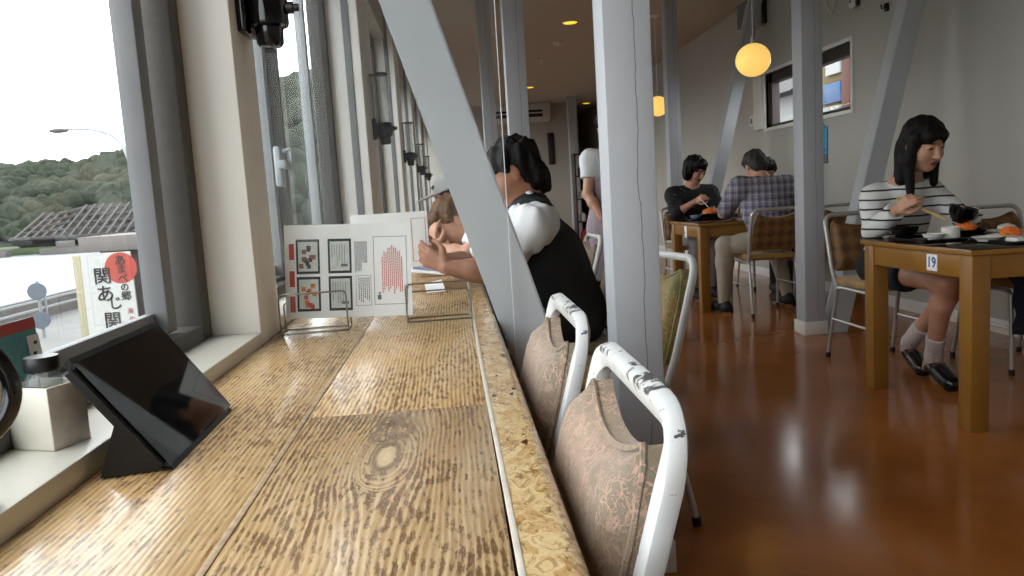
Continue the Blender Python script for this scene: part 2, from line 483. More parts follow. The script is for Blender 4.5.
def text_obj(name, body, size, mat, M, parent=None, offset=0.0, extrude=.0006, world=True):
    cu = bpy.data.curves.new('t', 'FONT'); cu.body = body; cu.size = size; cu.align_x = 'CENTER'; cu.align_y = 'CENTER'
    cu.extrude = extrude; cu.offset = offset; cu.resolution_u = 3
    t = bpy.data.objects.new('t', cu); COL.objects.link(t)
    dg = bpy.context.evaluated_depsgraph_get(); dg.update()
    me = bpy.data.meshes.new_from_object(t.evaluated_get(dg))
    bpy.data.objects.remove(t); bpy.data.curves.remove(cu)
    me.name = name; me.transform(M); me.materials.clear(); me.materials.append(MT[mat])
    o = bpy.data.objects.new(name, me); COL.objects.link(o)
    if parent is not None:
        o.parent = parent
        if world:
            q = parent; T = Matrix.Identity(4)
            while q is not None: T = q.matrix_basis @ T; q = q.parent
            me.transform(T.inverted())
    return o

# ------------------------------------------------------------------ room shell
XI, XG, XR, H, YF, YB = -.465, -.61, 3.4, 3.0, 17.0, -2.6
ZS, ZT = .77, 2.45                     # sill top, window head

bm = new_bm(); box(bm, -.8, XR+.2, YB-.2, 20.2, -.12, 0); struct('floor', bm, 'floor')
bm = new_bm(); box(bm, -.8, XR+.2, YB-.2, 20.2, H, H+.15); struct('ceiling', bm, 'ceil')
bm = new_bm()
box(bm, -.668, -.575, YB, YF, 0, .735); box(bm, -.668, XI-.02, YB, YF, ZT, H)
struct('wall_left', bm, 'wall')
bm = new_bm(); box(bm, -.8, XR+.2, YB-.15, YB, 0, H); struct('wall_back', bm, 'wall')
bm = new_bm(); box(bm, -.8, 2.6, YF, YF+.15, 0, H); box(bm, 2.6, 2.7, YF, 20, 0, H); box(bm, 2.6, XR+.15, 20, 20.15, 0, H)
struct('wall_far', bm, 'wall')
WY0, WY1, WZ0, WZ1 = 6.34, 8.12, 1.60, 2.16
bm = new_bm()
box(bm, XR, XR+.14, YB, WY0, 0, H); box(bm, XR, XR+.14, WY1, 20, 0, H)
box(bm, XR, XR+.14, WY0, WY1, 0, WZ0); box(bm, XR, XR+.14, WY0, WY1, WZ1, H)
struct('wall_right', bm, 'wall')
bm = new_bm(); box(bm, XR-.012, XR, YB, 20, 0, .09, .003); struct('baseboard_right', bm, 'white')

# pillars between the windows
def pillar(n, blocks):
    bm = new_bm()
    for y0, y1, x in blocks: box(bm, -.668, x, y0, y1, .735, H, .004)
    struct('trim_%d' % n, bm, 'cream')
PIL = [[(1.81, 2.01, XI)]] + [[(4.08+d, 4.69+d, -.415)] for d in (0, 2.75, 5.5, 8.25, 11.0)]
for i, b in enumerate(PIL): pillar(i+1, b)
for i, b in enumerate(PIL[1:]):     # grey strip, its colour standing in for a shadow gap in each wide pillar
    bm = new_bm(); box(bm, -.495, -.459, b[0][0]-.006, b[0][0]+.002, ZS, H, .002); struct('trim_%d' % (20+i), bm, 'alum')
bm = new_bm(); box(bm, -.60, XI, YB, 1.81, .735, ZS, .004); struct('trim_8', bm, 'sill')
gaps = [(2.01, 4.08)] + [(4.69+d, 6.83+d) for d in (0, 2.75, 5.5, 8.25)]
for i, (a, b) in enumerate(gaps):
    bm = new_bm(); box(bm, -.60, XI-.01, a, b, .735, ZS, .004); struct('trim_%d' % (9+i), bm, 'sill')

def left_window(n, y0, y1, mulls):
    fr = new_bm()
    for a, b, c, d in ((y0, y0+.06, ZS, ZT), (y1-.06, y1, ZS, ZT)):
        box(fr, -.66, -.575, a, b, c, d, .004)
    box(fr, -.66, -.575, y0+.06, y1-.06, ZS, ZS+.035, .004); box(fr, -.66, -.575, y0+.06, y1-.06, ZT-.05, ZT, .004)
    for m in mulls: box(fr, -.66, -.585, m-.02, m+.02, ZS+.035, ZT-.05, .003)
    w = struct('window_%d' % n, fr, 'alud')
    edges = [y0+.06] + list(mulls) + [y1-.06]
    for i, (a, b) in enumerate(zip(edges, edges[1:])):
        a += .02 if i else .045; b -= .02 if i < len(edges)-2 else (.085 if n == 1 else .075)
        sx = (-.645 if n == 1 else -.70) if i % 2 else -.665
        s = new_bm(); x0, x1 = sx, sx+.045
        for p in ((a, a+.05, ZS+.04, ZT-.06), (b-.05, b, ZS+.04, ZT-.06)): box(s, x0, x1, *p, .003)
        box(s, x0, x0+.02, a+.05, b-.05, ZS+.04, ZS+.085, .003); box(s, x0, x1, a+.05, b-.05, ZS+.038, ZS+.05, .003); box(s, x0, x1, a+.05, b-.05, ZT-.11, ZT-.06, .003)
        so = obj('sash', s, 'alu' if n > 1 else 'alum', w)
        gl = new_bm(); box(gl, sx+.007, sx+.013, a+.045, b-.045, ZS+.08, ZT-.105)
        obj('pane', gl, 'glass', so)
    return w
w1 = left_window(1, -2.3, 1.81, (-.55,))
w2 = left_window(2, 2.01, 4.08, (2.86,))
for i, (a, b) in enumerate(gaps[1:]): left_window(3+i, a, b, ((a+b)/2-.1,))
# latch of the second window
bm = new_bm(); box(bm, -.605, -.58, 2.74, 2.80, 1.13, 1.27, .008); box(bm, -.585, -.555, 2.70, 2.80, 1.19, 1.22, .006)
tube(bm, fillet([(-.58, 2.77, 1.25), (-.55, 2.77, 1.26), (-.55, 2.77, 1.14)], .01), .008)
obj('latch', bm, 'alu', w2)

# small window in the right wall
fr = new_bm()
x0, x1 = XR+.03, XR+.11
box(fr, x0, x1, WY0, WY0+.03, WZ0, WZ1); box(fr, x0, x1, WY1-.09, WY1, WZ0, WZ1)
box(fr, x0, x1, WY0, WY1, WZ0, WZ0+.035); box(fr, x0, x1, WY0, WY1, WZ1-.10, WZ1)
box(fr, x0+.01, x1, 7.2, 7.26, WZ0, WZ1)
w7 = struct('window_7', fr, 'wood_dark')
gl = new_bm(); box(gl, XR+.075, XR+.08, WY0+.03, WY1-.09, WZ0+.035, WZ1-.10); obj('pane', gl, 'glass', w7)
cs = new_bm()
for a in ((WY0-.035, WY0, WZ0-.035, WZ1+.035), (WY1, WY1+.035, WZ0-.035, WZ1+.035), (WY0, WY1, WZ0-.035, WZ0), (WY0, WY1, WZ1, WZ1+.035)):
    box(cs, XR-.02, XR+.03, *a, .003)
obj('casing', cs, 'white', w7)
gl = new_bm(); box(gl, XR-.035, XR, WY1+.035, WY1+.27, WZ0+.0, WZ1+.0, .004); obj('shutter_box', gl, 'white', w7)

# ------------------------------------------------------------------ timber frames: posts and raking braces
def post(x0, x1, y0, y1, label, group=None, top=H):
    cx, cy = (x0+x1)/2, (y0+y1)/2
    t = bpy.data.objects.new('timber_post', None)
    bm = new_bm(); box(bm, x0-cx, x1-cx, y0-cy, y1-cy, 0, top, .004)
    o = obj('timber_post', bm, 'post'); o.location = (cx, cy, 0)
    tag(o, label, 'post', group); bpy.data.objects.remove(t)
    sk = new_bm(); box(sk, x0-cx-.012, x1-cx+.012, y0-cy-.012, y1-cy+.012, 0, .09, .004)
    obj('skirting', sk, 'white', o)
    return o
P = {}
post(.406, .530, 1.97, 2.09, 'grey painted timber post with a long crack, behind the nearest chairs')
post(2.305, 2.445, 4.93, 5.07, 'grey post in front of the small window, standing left of table 19')
post(.39, .52, 4.93, 5.07, 'grey post rising behind the head of the man in the black vest')
post(.37, .50, 7.9, 8.04, 'slim grey post farther back, just left of the post behind the vest man')
post(2.30, 2.43, 8.0, 8.14, 'slim grey post beside the woman in dark blouse')
post(2.50, 2.68, 16.0, 16.15, 'white post by the far wall, left of the waitress')
def brace(p0, p1, w, d, label):
    """raking timber in an x-z plane; p=(x, y, z) centre points"""
    p0, p1 = V(p0), V(p1)
    dx = (p1.x-p0.x)/(p1.z-p0.z); hw = w/2*math.sqrt(1+dx*dx)
    bm = new_bm()
    prism(bm, [(-hw, 0), (hw, 0), (p1.x-p0.x+hw, p1.z-p0.z), (p1.x-p0.x-hw, p1.z-p0.z)], 'y', -d/2, d/2, .004)
    o = obj('diagonal_brace', bm, 'brace'); o.location = p0
    tag(o, label, 'brace'); return o
def bx(z): return .158-.298*(z-.74)
brace((bx(.125), 2.03, .125), (bx(2.44), 2.03, 2.44), .122, .12, 'pale grey raking brace crossing over the window counter')
brace((2.535, 5.0, 0), (3.30, 5.0, H), .125, .13, 'grey raking brace leaning to the right behind the woman in stripes')
brace((2.54, 8.07, 0), (3.30, 8.07, H), .125, .13, 'grey raking brace behind the couple at the far table')

# ------------------------------------------------------------------ window counter
ZC = .74
XL, XE = -.467, .095
cn = thing('window_counter', 'long lacquered plank counter with brown mottled grain under the windows', 'counter', (-.19, 2.0, 0))
KN = (-.101+.19, .934-2.0)
def cbox(name, x0, x1, y0, y1, z0, z1, mat, bev=.0015, parent=cn):
    bm = new_bm(); box(bm, x0, x1, y0, y1, z0, z1, bev); return obj(name, bm, mat, parent, world=True)
CY0, CY1 = -.6, 9.0
cbox('plank', XL, -.2445, CY0, CY1, ZC-.045, ZC, plank_mat('plank_wall_side', None, .0078, 1.3))
cbox('plank', -.2365, .0305, CY0, 1.134, ZC-.045, ZC, plank_mat('plank_knotted', KN, .0074, .4))
cbox('plank', -.2365, .0305, 1.137, CY1, ZC-.045, ZC, plank_mat('plank_behind_joint', None, .0074, 2.7))
bm = new_bm()
r_ = .018
prof = [(.0335, ZC-.052), (.0335, ZC)]+[(XE-r_+r_*math.sin(a), ZC-r_+r_*math.cos(a)) for a in np.linspace(0, PI/2, 7)]+[(XE-r_+r_*math.cos(a), ZC-.034-r_*math.sin(a)) for a in np.linspace(0, PI/2, 7)]
prism(bm, prof, 'y', CY0, CY1)
obj('edge_board', bm, 'edgewood', cn, world=True)
bm = new_bm(); pts = [(-.2405, y, ZC-.0012) for y in np.linspace(CY0, CY1, 40)]
tube(bm, pts, 0, rect=(.004, .002, .001)); obj('seam', bm, 'filler2', cn, world=True)
bm = new_bm(); pts = [(.0348+.0015*math.sin(y*3.1), y, ZC-.001) for y in np.linspace(CY0, CY1, 90)]
tube(bm, pts, 0, rect=(.0032, .002, .001)); obj('seam', bm, 'filler', cn, world=True)
bm = new_bm(); box(bm, -.2365, .0305, 1.133, 1.138, ZC-.03, ZC-.0015); obj('joint_gap', bm, 'wood_dark', cn, world=True)
for y in (-.4, 2.25, 4.4, 6.6, 8.8):
    bm = new_bm(); box(bm, -.44, -.02, y, y+.05, 0, ZC-.045, .003); obj('leg', bm, 'wood_dark', cn, world=True)
# ------------------------------------------------------------------ chairs
def chair(name_label, frame='frame_white', front='goldbroc', back='diamond', seat='seatgold', loc=(0, 0, 0), rotz=0, group=None, wide=.42, flat=False, htop=.83):
    t = thing('banquet_chair', name_label, 'chair', loc, rotz, group)
    hw = wide/2-.013
    # back frame: rear uprights with an arched top rail
    bm = new_bm()
    path = fillet([(-hw+.012, .165, .42), (-hw, .20, .52), (-hw, .285, htop), (hw, .285, htop), (hw, .20, .52), (hw-.012, .165, .42)], [.05, .062, .062, .05], 8)
    if flat: tube(bm, path, 0, rect=(.016, .011, .005), up=(0, 1, .25))
    else: tube(bm, path, .0125, 10)
    obj('back_frame', bm, frame, t)
    for s in (-1, 1):
        bm = new_bm()
        tube(bm, fillet([(s*(hw-.012), -.12, .425), (s*(hw-.005), -.185, .425), (s*(hw+.0), -.205, .02)], .05, 6), .011, 10)
        l = obj('leg', bm, frame, t)
        b2 = new_bm(); tube(b2, [(s*hw, -.206, .03), (s*hw, -.2065, 0)], .014, 10); obj('foot_cap', b2, 'rubber', l)
        bm = new_bm()
        tube(bm, fillet([(s*(hw-.012), .10, .425), (s*(hw-.012), .165, .42), (s*hw, .255, .02)], .04, 6), .011, 10)
        l = obj('leg', bm, frame, t)
        b2 = new_bm(); tube(b2, [(s*hw, .2545, .03), (s*hw, .2575, 0)], .014, 10); obj('foot_cap', b2, 'rubber', l)
        bm = new_bm(); tube(bm, [(s*(hw-.004), -.195, .235), (s*(hw-.004), .208, .235)], .007, 8); obj('stretcher', bm, frame, t)
    bm = new_bm(); tube(bm, [(-hw+.01, .0, .425), (hw-.01, .0, .425)], .009, 8); tube(bm, [(-hw+.01, -.12, .425), (-hw+.01, .12, .425)], .009, 8); tube(bm, [(hw-.01, -.12, .425), (hw-.01, .12, .425)], .009, 8)
    obj('seat_frame', bm, frame, t)
    # seat cushion
    bm = new_bm(); box(bm, -hw+.004, hw-.004, -.215, .18, .436, .485, .02, 3); obj('seat', bm, seat, t)
    # backrest pad: concave top edge between two raised corners, lower edge straight
    w = hw-.019; n = 22
    def topz(u):  # u in -1..1
        a = abs(u)
        z = .762+.035*(a/.84)**2.0
        if a > .84: z = .797-.085*((a-.84)/.16)**1.8
        return z - (.83-htop)
    def pad_y(z): return .20+(.285-.20)*(z-.52)/(htop-.52)
    zb = .515
    us = [-1+2*i/n for i in range(n+1)]
    rows = 10
    def grid(side):
        V_ = []
        for u in us:
            col = []
            for j in range(rows+1):
                z = zb+(topz(u)-zb)*j/rows
                edge = min(1-abs(u), j/rows*1.2, (1-j/rows)*1.2)
                puff = .036*min(1, max(0, edge)/.16)**.5
                y = pad_y(z)+(-.012-puff if side < 0 else .010+puff*.25)
                col.append(bm.verts.new((u*w, y, z)))
            V_.append(col)
        return V_
    bm = new_bm(); A = grid(-1); B = grid(1)
    for i in range(n):
        for j in range(rows):
            f = bm.faces.new((A[i][j], A[i+1][j], A[i+1][j+1], A[i][j+1])); f.material_index = 0
            f = bm.faces.new((B[i][j], B[i][j+1], B[i+1][j+1], B[i+1][j])); f.material_index = 1
    for i in range(n):
        bm.faces.new((A[i][0], B[i][0], B[i+1][0], A[i+1][0])); bm.faces.new((A[i][rows], A[i+1][rows], B[i+1][rows], B[i][rows]))
    for j in range(rows):
        bm.faces.new((A[0][j], A[0][j+1], B[0][j+1], B[0][j])); bm.faces.new((A[n][j], B[n][j], B[n][j+1], A[n][j+1]))
    pad = obj('backrest', bm, [front, back], t, angle=50)
    loop = [(us[i]*w*.985, pad_y(topz(us[i]))-.017, topz(us[i])) for i in range(n+1)]
    loop += [(w*.985, pad_y(z)-.017, z) for z in np.linspace(topz(1), zb, 8)[1:]] + [(-w*.985, pad_y(z)-.017, z) for z in np.linspace(zb, topz(1), 8)[:-1]]
    bm = new_bm(); tube(bm, loop, .0042, 6, closed=True); obj('piping', bm, front, pad)
    return t
chair('rose brocade chair nearest the camera, chipped white frame, tucked under the counter', 'frame_peel', 'brocade', 'brocade', 'brocade', (-.085, .87, 0), -PI/2, flat=True, wide=.405)
chair('second rose brocade chair along the counter, in front of the grey brace', 'frame_peel', 'brocade', 'brocade', 'brocade', (-.08, 1.42, 0), -PI/2, flat=True, wide=.405)
chair('gold brocade chair standing behind the cracked grey post', 'frame_white', 'goldbroc', 'goldbroc', 'seatgold', (.40, 2.385, 0), math.radians(-80))
chair('chair the woman in stripes sits on at table 19', loc=(2.335, 4.03, 0), frame='chrome', front='diamond')
chair('empty brown chair behind table 19, right of the woman in stripes', loc=(2.945, 3.80, 0), frame='chrome', front='diamond')
chair('diamond patterned chair under the man in the plaid shirt', loc=(2.455, 5.98, 0), rotz=PI, frame='chrome')
chair('brown chair half hidden behind the post left of table 19', loc=(3.0, 6.0, 0), rotz=PI, frame='chrome')
chair('chair under the woman in the dark blouse at the far table', loc=(2.30, 7.42, 0), frame='chrome', front='diamond')
chair('chair carrying the man in the black vest at the counter', loc=(.40, 3.0, 0), rotz=-PI/2, frame='frame_white', front='brocade', back='brocade', seat='brocade')

# ------------------------------------------------------------------ tables
def table(x0, x1, y0, y1, label, number):
    cx, cy = (x0+x1)/2, (y0+y1)/2
    t = thing('dining_table', label, 'table', (cx, cy, 0))
    zt = .735
    bm = new_bm(); box(bm, x0-.012, x1+.012, y0-.012, y1+.012, zt-.022, zt, .004); obj('tabletop', bm, ['tabletop'], t, world=True)
    bm = new_bm(); box(bm, x0-.014, x1+.014, y0-.014, y1+.014, zt-.024, zt-.003, .003); obj('edge_band', bm, 'yellow', t, world=True)
    ap = new_bm()
    for a in ((x0+.008, x0+.03, y0+.07, y1-.07), (x1-.03, x1-.008, y0+.07, y1-.07), (x0+.07, x1-.07, y0+.008, y0+.03), (x0+.07, x1-.07, y1-.03, y1-.008)):
        box(ap, *a, zt-.12, zt-.024, .002)
    obj('apron', ap, 'yellow', t, world=True)
    for a in ((x0, y0), (x1-.078, y0), (x0, y1-.078), (x1-.078, y1-.078)):
        bm = new_bm(); box(bm, a[0], a[0]+.078, a[1], a[1]+.078, 0, zt-.024, .004); obj('leg', bm, 'yellow', t, world=True)
    return t
t19 = table(1.995, 3.36, 2.83, 3.62, 'yellow wood dining table with number 19 tag, in the right foreground', '19')
bm = new_bm(); box(bm, 1.997, 2.003, 3.055, 3.125, .628, .698, .002); tagp = obj('number_tag', bm, 'paper', t19, world=True, label='white number 19 tag')
Mx = Matrix(((0, 0, -1, 1.9965), (-1, 0, 0, 3.09), (0, 1, 0, .663), (0, 0, 0, 1)))
MT['blueink'] = plain('blue_ink', '2a4f8f', .6)
text_obj('numeral', '19', .062, 'blueink', Mx, tagp, offset=.001)
t2 = table(1.99, 3.36, 6.13, 6.95, 'yellow wood table the couple eats at, farther back', '')
bm = new_bm(); box(bm, 1.992, 1.998, 6.50, 6.56, .60, .70, .002); obj('number_tag', bm, 'paper', t2, world=True)

# ------------------------------------------------------------------ things on the counter and the sill
UX, UY, UZ = V((1, 0, 0)), V((0, 1, 0)), V((0, 0, 1))
# tablet leaning back in a folding case
tb = thing('tablet', 'black tablet propped up in a folding case at the left of the counter', 'tablet', (-.395, 1.08, ZC))
dn = (V((-.462, 1.06, .884))-V((-.372, 1.083, .742))); vh = dn.normalized(); hh = dn.length
uw = V((-.006, .30, 0)).normalized(); nn = uw.cross(vh)      # faces the room
cen = V((-.372, 1.083, .744))+dn*.5
bm = new_bm(); M_ = rect_slab(bm, cen-nn*.004, uw, vh, .298, hh+.012, .010); bmesh.ops.bevel(bm, geom=[e for e in bm.edges if abs((M_.inverted() @ e.verts[0].co).z-(M_.inverted() @ e.verts[1].co).z) > .005], offset=.014, segments=4, affect='EDGES')
case = obj('case', bm, 'case', tb, world=True)
bm = new_bm(); rect_slab(bm, cen+nn*.0022, uw, vh, .280, hh-.004, .003); obj('screen', bm, 'screen', tb, world=True)
bm = new_bm(); rect_slab(bm, cen+vh*(hh/2+.004)+nn*-.003, uw, vh, .035, .006, .008); obj('clip', bm, 'black', case, world=True)
# folded stand behind
bm = new_bm()
c0 = cen-nn*.011
A_ = [V((-.376, .945, ZC+.002)), V((-.376, 1.215, ZC+.002)), V((-.446, 1.20, ZC+.002)), V((-.446, .93, ZC+.002))]
B_ = [c0-uw*.135+vh*.0, c0+uw*.135+vh*.0]
vs = [bm.verts.new(p) for p in A_]; ws = [bm.verts.new(p) for p in B_]
bm.faces.new(vs); bm.faces.new((vs[3], vs[2], ws[1], ws[0])); bm.faces.new((vs[0], ws[0], ws[1], vs[1])); bm.faces.new((vs[0], vs[3], ws[0])); bm.faces.new((vs[1], ws[1], vs[2]))
obj('stand', bm, 'case', tb, world=True, smooth=False)

# white caddy on the sill with one speckled side; a glass jar sits in it
cd = thing('caddy', 'white open box with a speckled grey side, standing on the window sill', 'box', (-.536, 1.003, ZS), math.radians(-22))
bm = new_bm(); w, d, h, th = .037, .028, .080, .003
for a in ((-w, w, -d, -d+th, 0, h), (-w, -w+th, -d, d, 0, h), (-w, w, d-th, d, 0, h), (-w, w, -d, d, 0, th)): box(bm, *a, .0012)
sh = Matrix.Identity(4)
bd = obj('body', bm, 'ceramic', cd)
bm = new_bm(); box(bm, w-th, w+.0005, -d+.0005, d-.0005, 0, h, .0012); obj('side_panel', bm, 'speckle', cd, label='speckled grey side of the box')
jr = thing('jar', 'small round glass jar with a dark lid, sitting in the white box', 'jar', (-.5335, 1.002, ZS+.0035))
jr.scale = (1.0, 1.0, 1.16); jr.matrix_basis = Matrix.Translation(jr.location) @ Matrix.Diagonal((1.0, 1.0, 1.16, 1))
bm = new_bm(); lathe(bm, [(0, 0), (.020, 0), (.0225, .003), (.0225, .064), (.0215, .072), (.017, .078), (.017, .086), (.0155, .086), (.0155, .077), (.020, .070), (.0207, .063), (.0207, .004), (0, .003)], n=32)
obj('glass', bm, 'jarglass', jr)
bm = new_bm(); lathe(bm, [(0, .080), (.0195, .080), (.0205, .082), (.0205, .093), (.0195, .096), (0, .096)], n=36); obj('lid', bm, 'jarlid', jr)
bm = new_bm(); lathe(bm, [(0, .0045), (.0195, .0045), (.0195, .058), (0, .060)], n=28); obj('contents', bm, plain('jar_contents', '8a8474', .7, var=.3, vscale=120), jr)
bm = new_bm()
for a0, a1 in ((-95, -68), (-50, -28)):
    k = 6
    for i in range(k):
        t0, t1 = (math.radians(a0+(a1-a0)*j/k) for j in (i, i+1))
        q = [bm.verts.new((.0229*math.cos(t), .0229*math.sin(t), z)) for t, z in ((t0, .03), (t1, .03), (t1, .062), (t0, .062))]
        bm.faces.new(q)
obj('label_strip', bm, 'ink', jr)

# round black-rimmed stand mirror at the picture's left edge
mr = thing('stand_mirror', 'round black rimmed stand mirror cut off by the left edge of the photo', 'mirror', (-.50, .765, ZS))
mc = V((-.488, .752, .894))
fd = (V((0.02, -.2, 1.0))-mc); fd.z = .02; fd.normalize()
su = fd.cross(UZ).normalized(); vu = su.cross(fd)
R_ = .050
bm = new_bm(); tube(bm, [mc+su*R_*math.cos(a)+vu*R_*math.sin(a)*1.05 for a in np.linspace(0, 2*PI, 48, endpoint=False)], .0085, 12, closed=True); obj('rim', bm, 'blackgloss', mr, world=True)
bm = new_bm(); q = [bm.verts.new(mc+su*R_*math.cos(a)+vu*R_*math.sin(a)*1.05) for a in np.linspace(0, 2*PI, 40, endpoint=False)]; bm.faces.new(q)
ex = bmesh.ops.extrude_face_region(bm, geom=bm.faces[:]); bmesh.ops.translate(bm, vec=-fd*.004, verts=[v for v in ex['geom'] if isinstance(v, bmesh.types.BMVert)])
obj('mirror_face', bm, plain('mirror_face', 'a8aaac', .12, 1), mr, world=True)
bm = new_bm(); tube(bm, [mc-vu*R_*1.1, V((-.50, .765, ZS+.012))], .006, 10); obj('stem', bm, 'black', mr, world=True)
bm = new_bm(); lathe(bm, [(0, 0), (.030, 0), (.030, .008), (.012, .014), (0, .014)], (-.50, .765, ZS)); obj('base', bm, 'black', mr, world=True)

# teal card against the window
ca = thing('card', 'teal printed card with a red top band leaning against the window', 'card', (-.583, 1.03, ZS))
cc, cu_, cv_ = V((-.586, 1.034, .854)), V((.02, 1, 0)).normalized(), V((-.10, 0, 1)).normalized()
bm = new_bm(); rect_slab(bm, cc, cu_, cv_, .135, .142, .003); obj('board', bm, 'teal', ca, world=True)
nrm = cu_.cross(cv_)
bm = new_bm(); rect_slab(bm, cc+cv_*.063+nrm*.002, cu_, cv_, .135, .015, .001); obj('header', bm, 'red', ca, world=True)
bm = new_bm(); rect_slab(bm, cc+cu_*.054+nrm*.0023-cv_*.012, cu_, cv_, .028, .118, .001); st = obj('side_strip', bm, 'paper', ca, world=True)
bm = new_bm()
for k in range(7): rect_slab(bm, cc+cu_*(.054+.003*(-1)**k)+nrm*.003+cv_*(.036-.014*k), cu_, cv_, .007, .004, .0006)
obj('printed_marks', bm, 'ink', st, world=True)

# wire stands and menus
def holder(x0, x1, y, dy, label):
    t = thing('wire_stand', label, 'wire stand', ((x0+x1)/2, y, ZC))
    r = .0022; z0 = ZC+r+.0005
    bm = new_bm(); tube(bm, fillet([(x0, y, z0), (x0, y, z0+.098), (x1, y+dy, z0+.098), (x1, y+dy, z0)], .012, 5), r, 8); obj('front_hoop', bm, 'wire', t, world=True)
    bm = new_bm(); tube(bm, fillet([(x0, y, z0), (x0-.004, y+.07, z0), (x1-.002, y+.07+dy, z0), (x1, y+dy, z0)], .01, 5), r, 8); tube(bm, [(x0, y, z0), (x1, y+dy, z0)], r, 8); obj('base_wire', bm, 'wire', t, world=True)
    bm = new_bm(); tube(bm, fillet([(x0-.004, y+.07, z0), (x0-.004, y+.07, z0+.07), (x1-.002, y+.07+dy, z0+.07), (x1-.002, y+.07+dy, z0)], .012, 5), r, 8); obj('rear_hoop', bm, 'wire', t, world=True)
    return t
holder(-.446, -.282, 1.925, .012, 'steel wire stand holding the white menu sheet')
holder(-.136, .030, 1.975, .006, 'empty steel wire stand right of the menu')

def menu(center, u, v, w, h, label, detailed=True, cup=None):
    t = thing('menu_sheet', label, 'menu', tuple(center-V(v).normalized()*h/2))
    u, v = V(u).normalized(), V(v).normalized(); n = u.cross(v); c = V(center)
    bm = new_bm(); rect_slab(bm, c, u, v, w, h, .0016); obj('sheet', bm, 'paper', t, world=True)
    def R(bm, a0, a1, b0, b1, t_=.0004, off=.0012):   # fractions of the sheet, origin top left
        rect_slab(bm, c+u*w*((a0+a1)/2-.5)+v*h*(.5-(b0+b1)/2)+n*off, u, v, w*(a1-a0), h*(b1-b0), t_)
    def frame(bm, a0, a1, b0, b1, k=.004, off=.0012):
        kk = k*w/h
        for q in ((a0, a1, b0, b0+kk), (a0, a1, b1-kk, b1), (a0, a0+k, b0, b1), (a1-k, a1, b0, b1)): R(bm, *q, off=off)
    if detailed:
        bm = new_bm()
        for b in (.20, .49, .76): R(bm, .035, .075, b, b+.17)
        obj('red_tab', bm, 'red', t, world=True)
        rng = random.Random(3)
        for i, (a, b) in enumerate(((.09, .155), (.34, .155), (.09, .555), (.34, .555))):
            bm = new_bm(); R(bm, a, a+.185, b, b+.37); p = obj('photo_panel', bm, 'ink', t, world=True)
            bm = new_bm(); R(bm, a+.016, a+.169, b+.028, b+.342, off=.0016); obj('panel_field', bm, plain('panel_field', 'c9cec9', .7, var=.1, vscale=60), p, world=True)
            bm = new_bm()
            if i in (0, 2):
                cols = ['8a5a45', '3d3a3c'] if i == 0 else ['d0762e', 'b8453a']
                for k in range(7):
                    x = a+.02+rng.random()*.10; y = b+.05+.25*rng.random(); R(bm, x, x+.035, y, y+.05, off=.002)
                obj('dish_picture', bm, plain('dish_print', cols[0], .6, var=.6, vscale=70), p, world=True)
                bm = new_bm()
                for k in range(5):
                    x = a+.02+rng.random()*.10; y = b+.05+.25*rng.random(); R(bm, x, x+.03, y, y+.045, off=.0023)
                obj('dish_picture', bm, plain('dish_print2', cols[1], .6, var=.5, vscale=70), p, world=True)
            else:
                for k in range(6): R(bm, a+.03+.02*k, a+.034+.02*k, b+.06, b+.06+.10+.15*rng.random(), off=.002)
                R(bm, a+.10, a+.155, b+.27, b+.30, off=.002)
                obj('printed_lines', bm, 'greyink', p, world=True)
        bm = new_bm()
        for k in range(9):
            yy = .19
            while yy < (.50 if k < 5 else .40):
                l = .012+.012*rng.random(); R(bm, .55+.0115*k, .557+.0115*k, yy, yy+l); yy += l+.006
        frame(bm, .555, .675, .555, .88, .003)
        for k in range(6):
            yy = .58
            while yy < .80+.02*(k % 3):
                l = .012+.012*rng.random(); R(bm, .575+.016*k, .583+.016*k, yy, yy+l); yy += l+.006
        obj('printed_lines', bm, 'greyink', t, world=True)
        bm = new_bm(); frame(bm, .70, .965, .14, .875, .004); bmesh.ops.remove_doubles(bm, verts=bm.verts, dist=1e-6)
        R(bm, .725, .755, .77, .82); R(bm, .735, .75, .74, .765)
        obj('border_box', bm, 'greyink', t, world=True)
        bm = new_bm()
        for k in range(11):
            yy = .24+.025*abs(k-5)*(.6 if k % 2 else 1)
            while yy < .74-.03*(k % 3):
                l = .013+.014*rng.random(); R(bm, .765+.0155*k, .7735+.0155*k, yy, yy+l); yy += l+.007
        obj('red_lines', bm, 'redtext', t, world=True)
    else:
        bm = new_bm(); frame(bm, .78, .97, .12, .90, .006); obj('border_box', bm, 'redtext', t, world=True)
    return t
menu(V((-.276, 1.983, .886)), (1, .02, -.042), (.042, .10, 1), .318, .238, 'white menu sheet in the front wire stand, dish photos and red print')
menu(V((-.232, 2.80, .916)), (1, .12, 0), (0, .12, 1), .275, .20, 'second white menu sheet held up by the man in the black vest', False)
bm = new_bm()
vs = [bm.verts.new((x, y, ZC+z)) for x, y, z in ((-.122, 2.80, .012), (-.058, 2.80, .022), (-.044, 2.60, .003), (-.108, 2.60, .001))]
bm.faces.new(vs); ex = bmesh.ops.extrude_face_region(bm, geom=bm.faces[:]); bmesh.ops.translate(bm, vec=(0, 0, .0015), verts=[v for v in ex['geom'] if isinstance(v, bmesh.types.BMVert)])
tag(obj('paper_slip', bm, 'paper', smooth=False), 'small scrap of white paper lying beyond the empty wire stand', 'paper')

# clear partition
pt = thing('partition_sheet', 'clear acrylic partition standing across the counter before the brace', 'partition', (-.16, 1.945, ZC))
bm = new_bm(); prism(bm, [(-.45, ZC+.002), (.100, ZC+.002), (.100, .64), (.135, .64), (.135, 1.80), (-.45, 1.80)], 'y', 1.943, 1.947); obj('pane', bm, 'acrylic', pt, world=True, smooth=False)
bm = new_bm(); box(bm, .1352, .1372, 1.9425, 1.9475, .64, 1.80); obj('polished_edge', bm, 'acredge', pt, world=True)

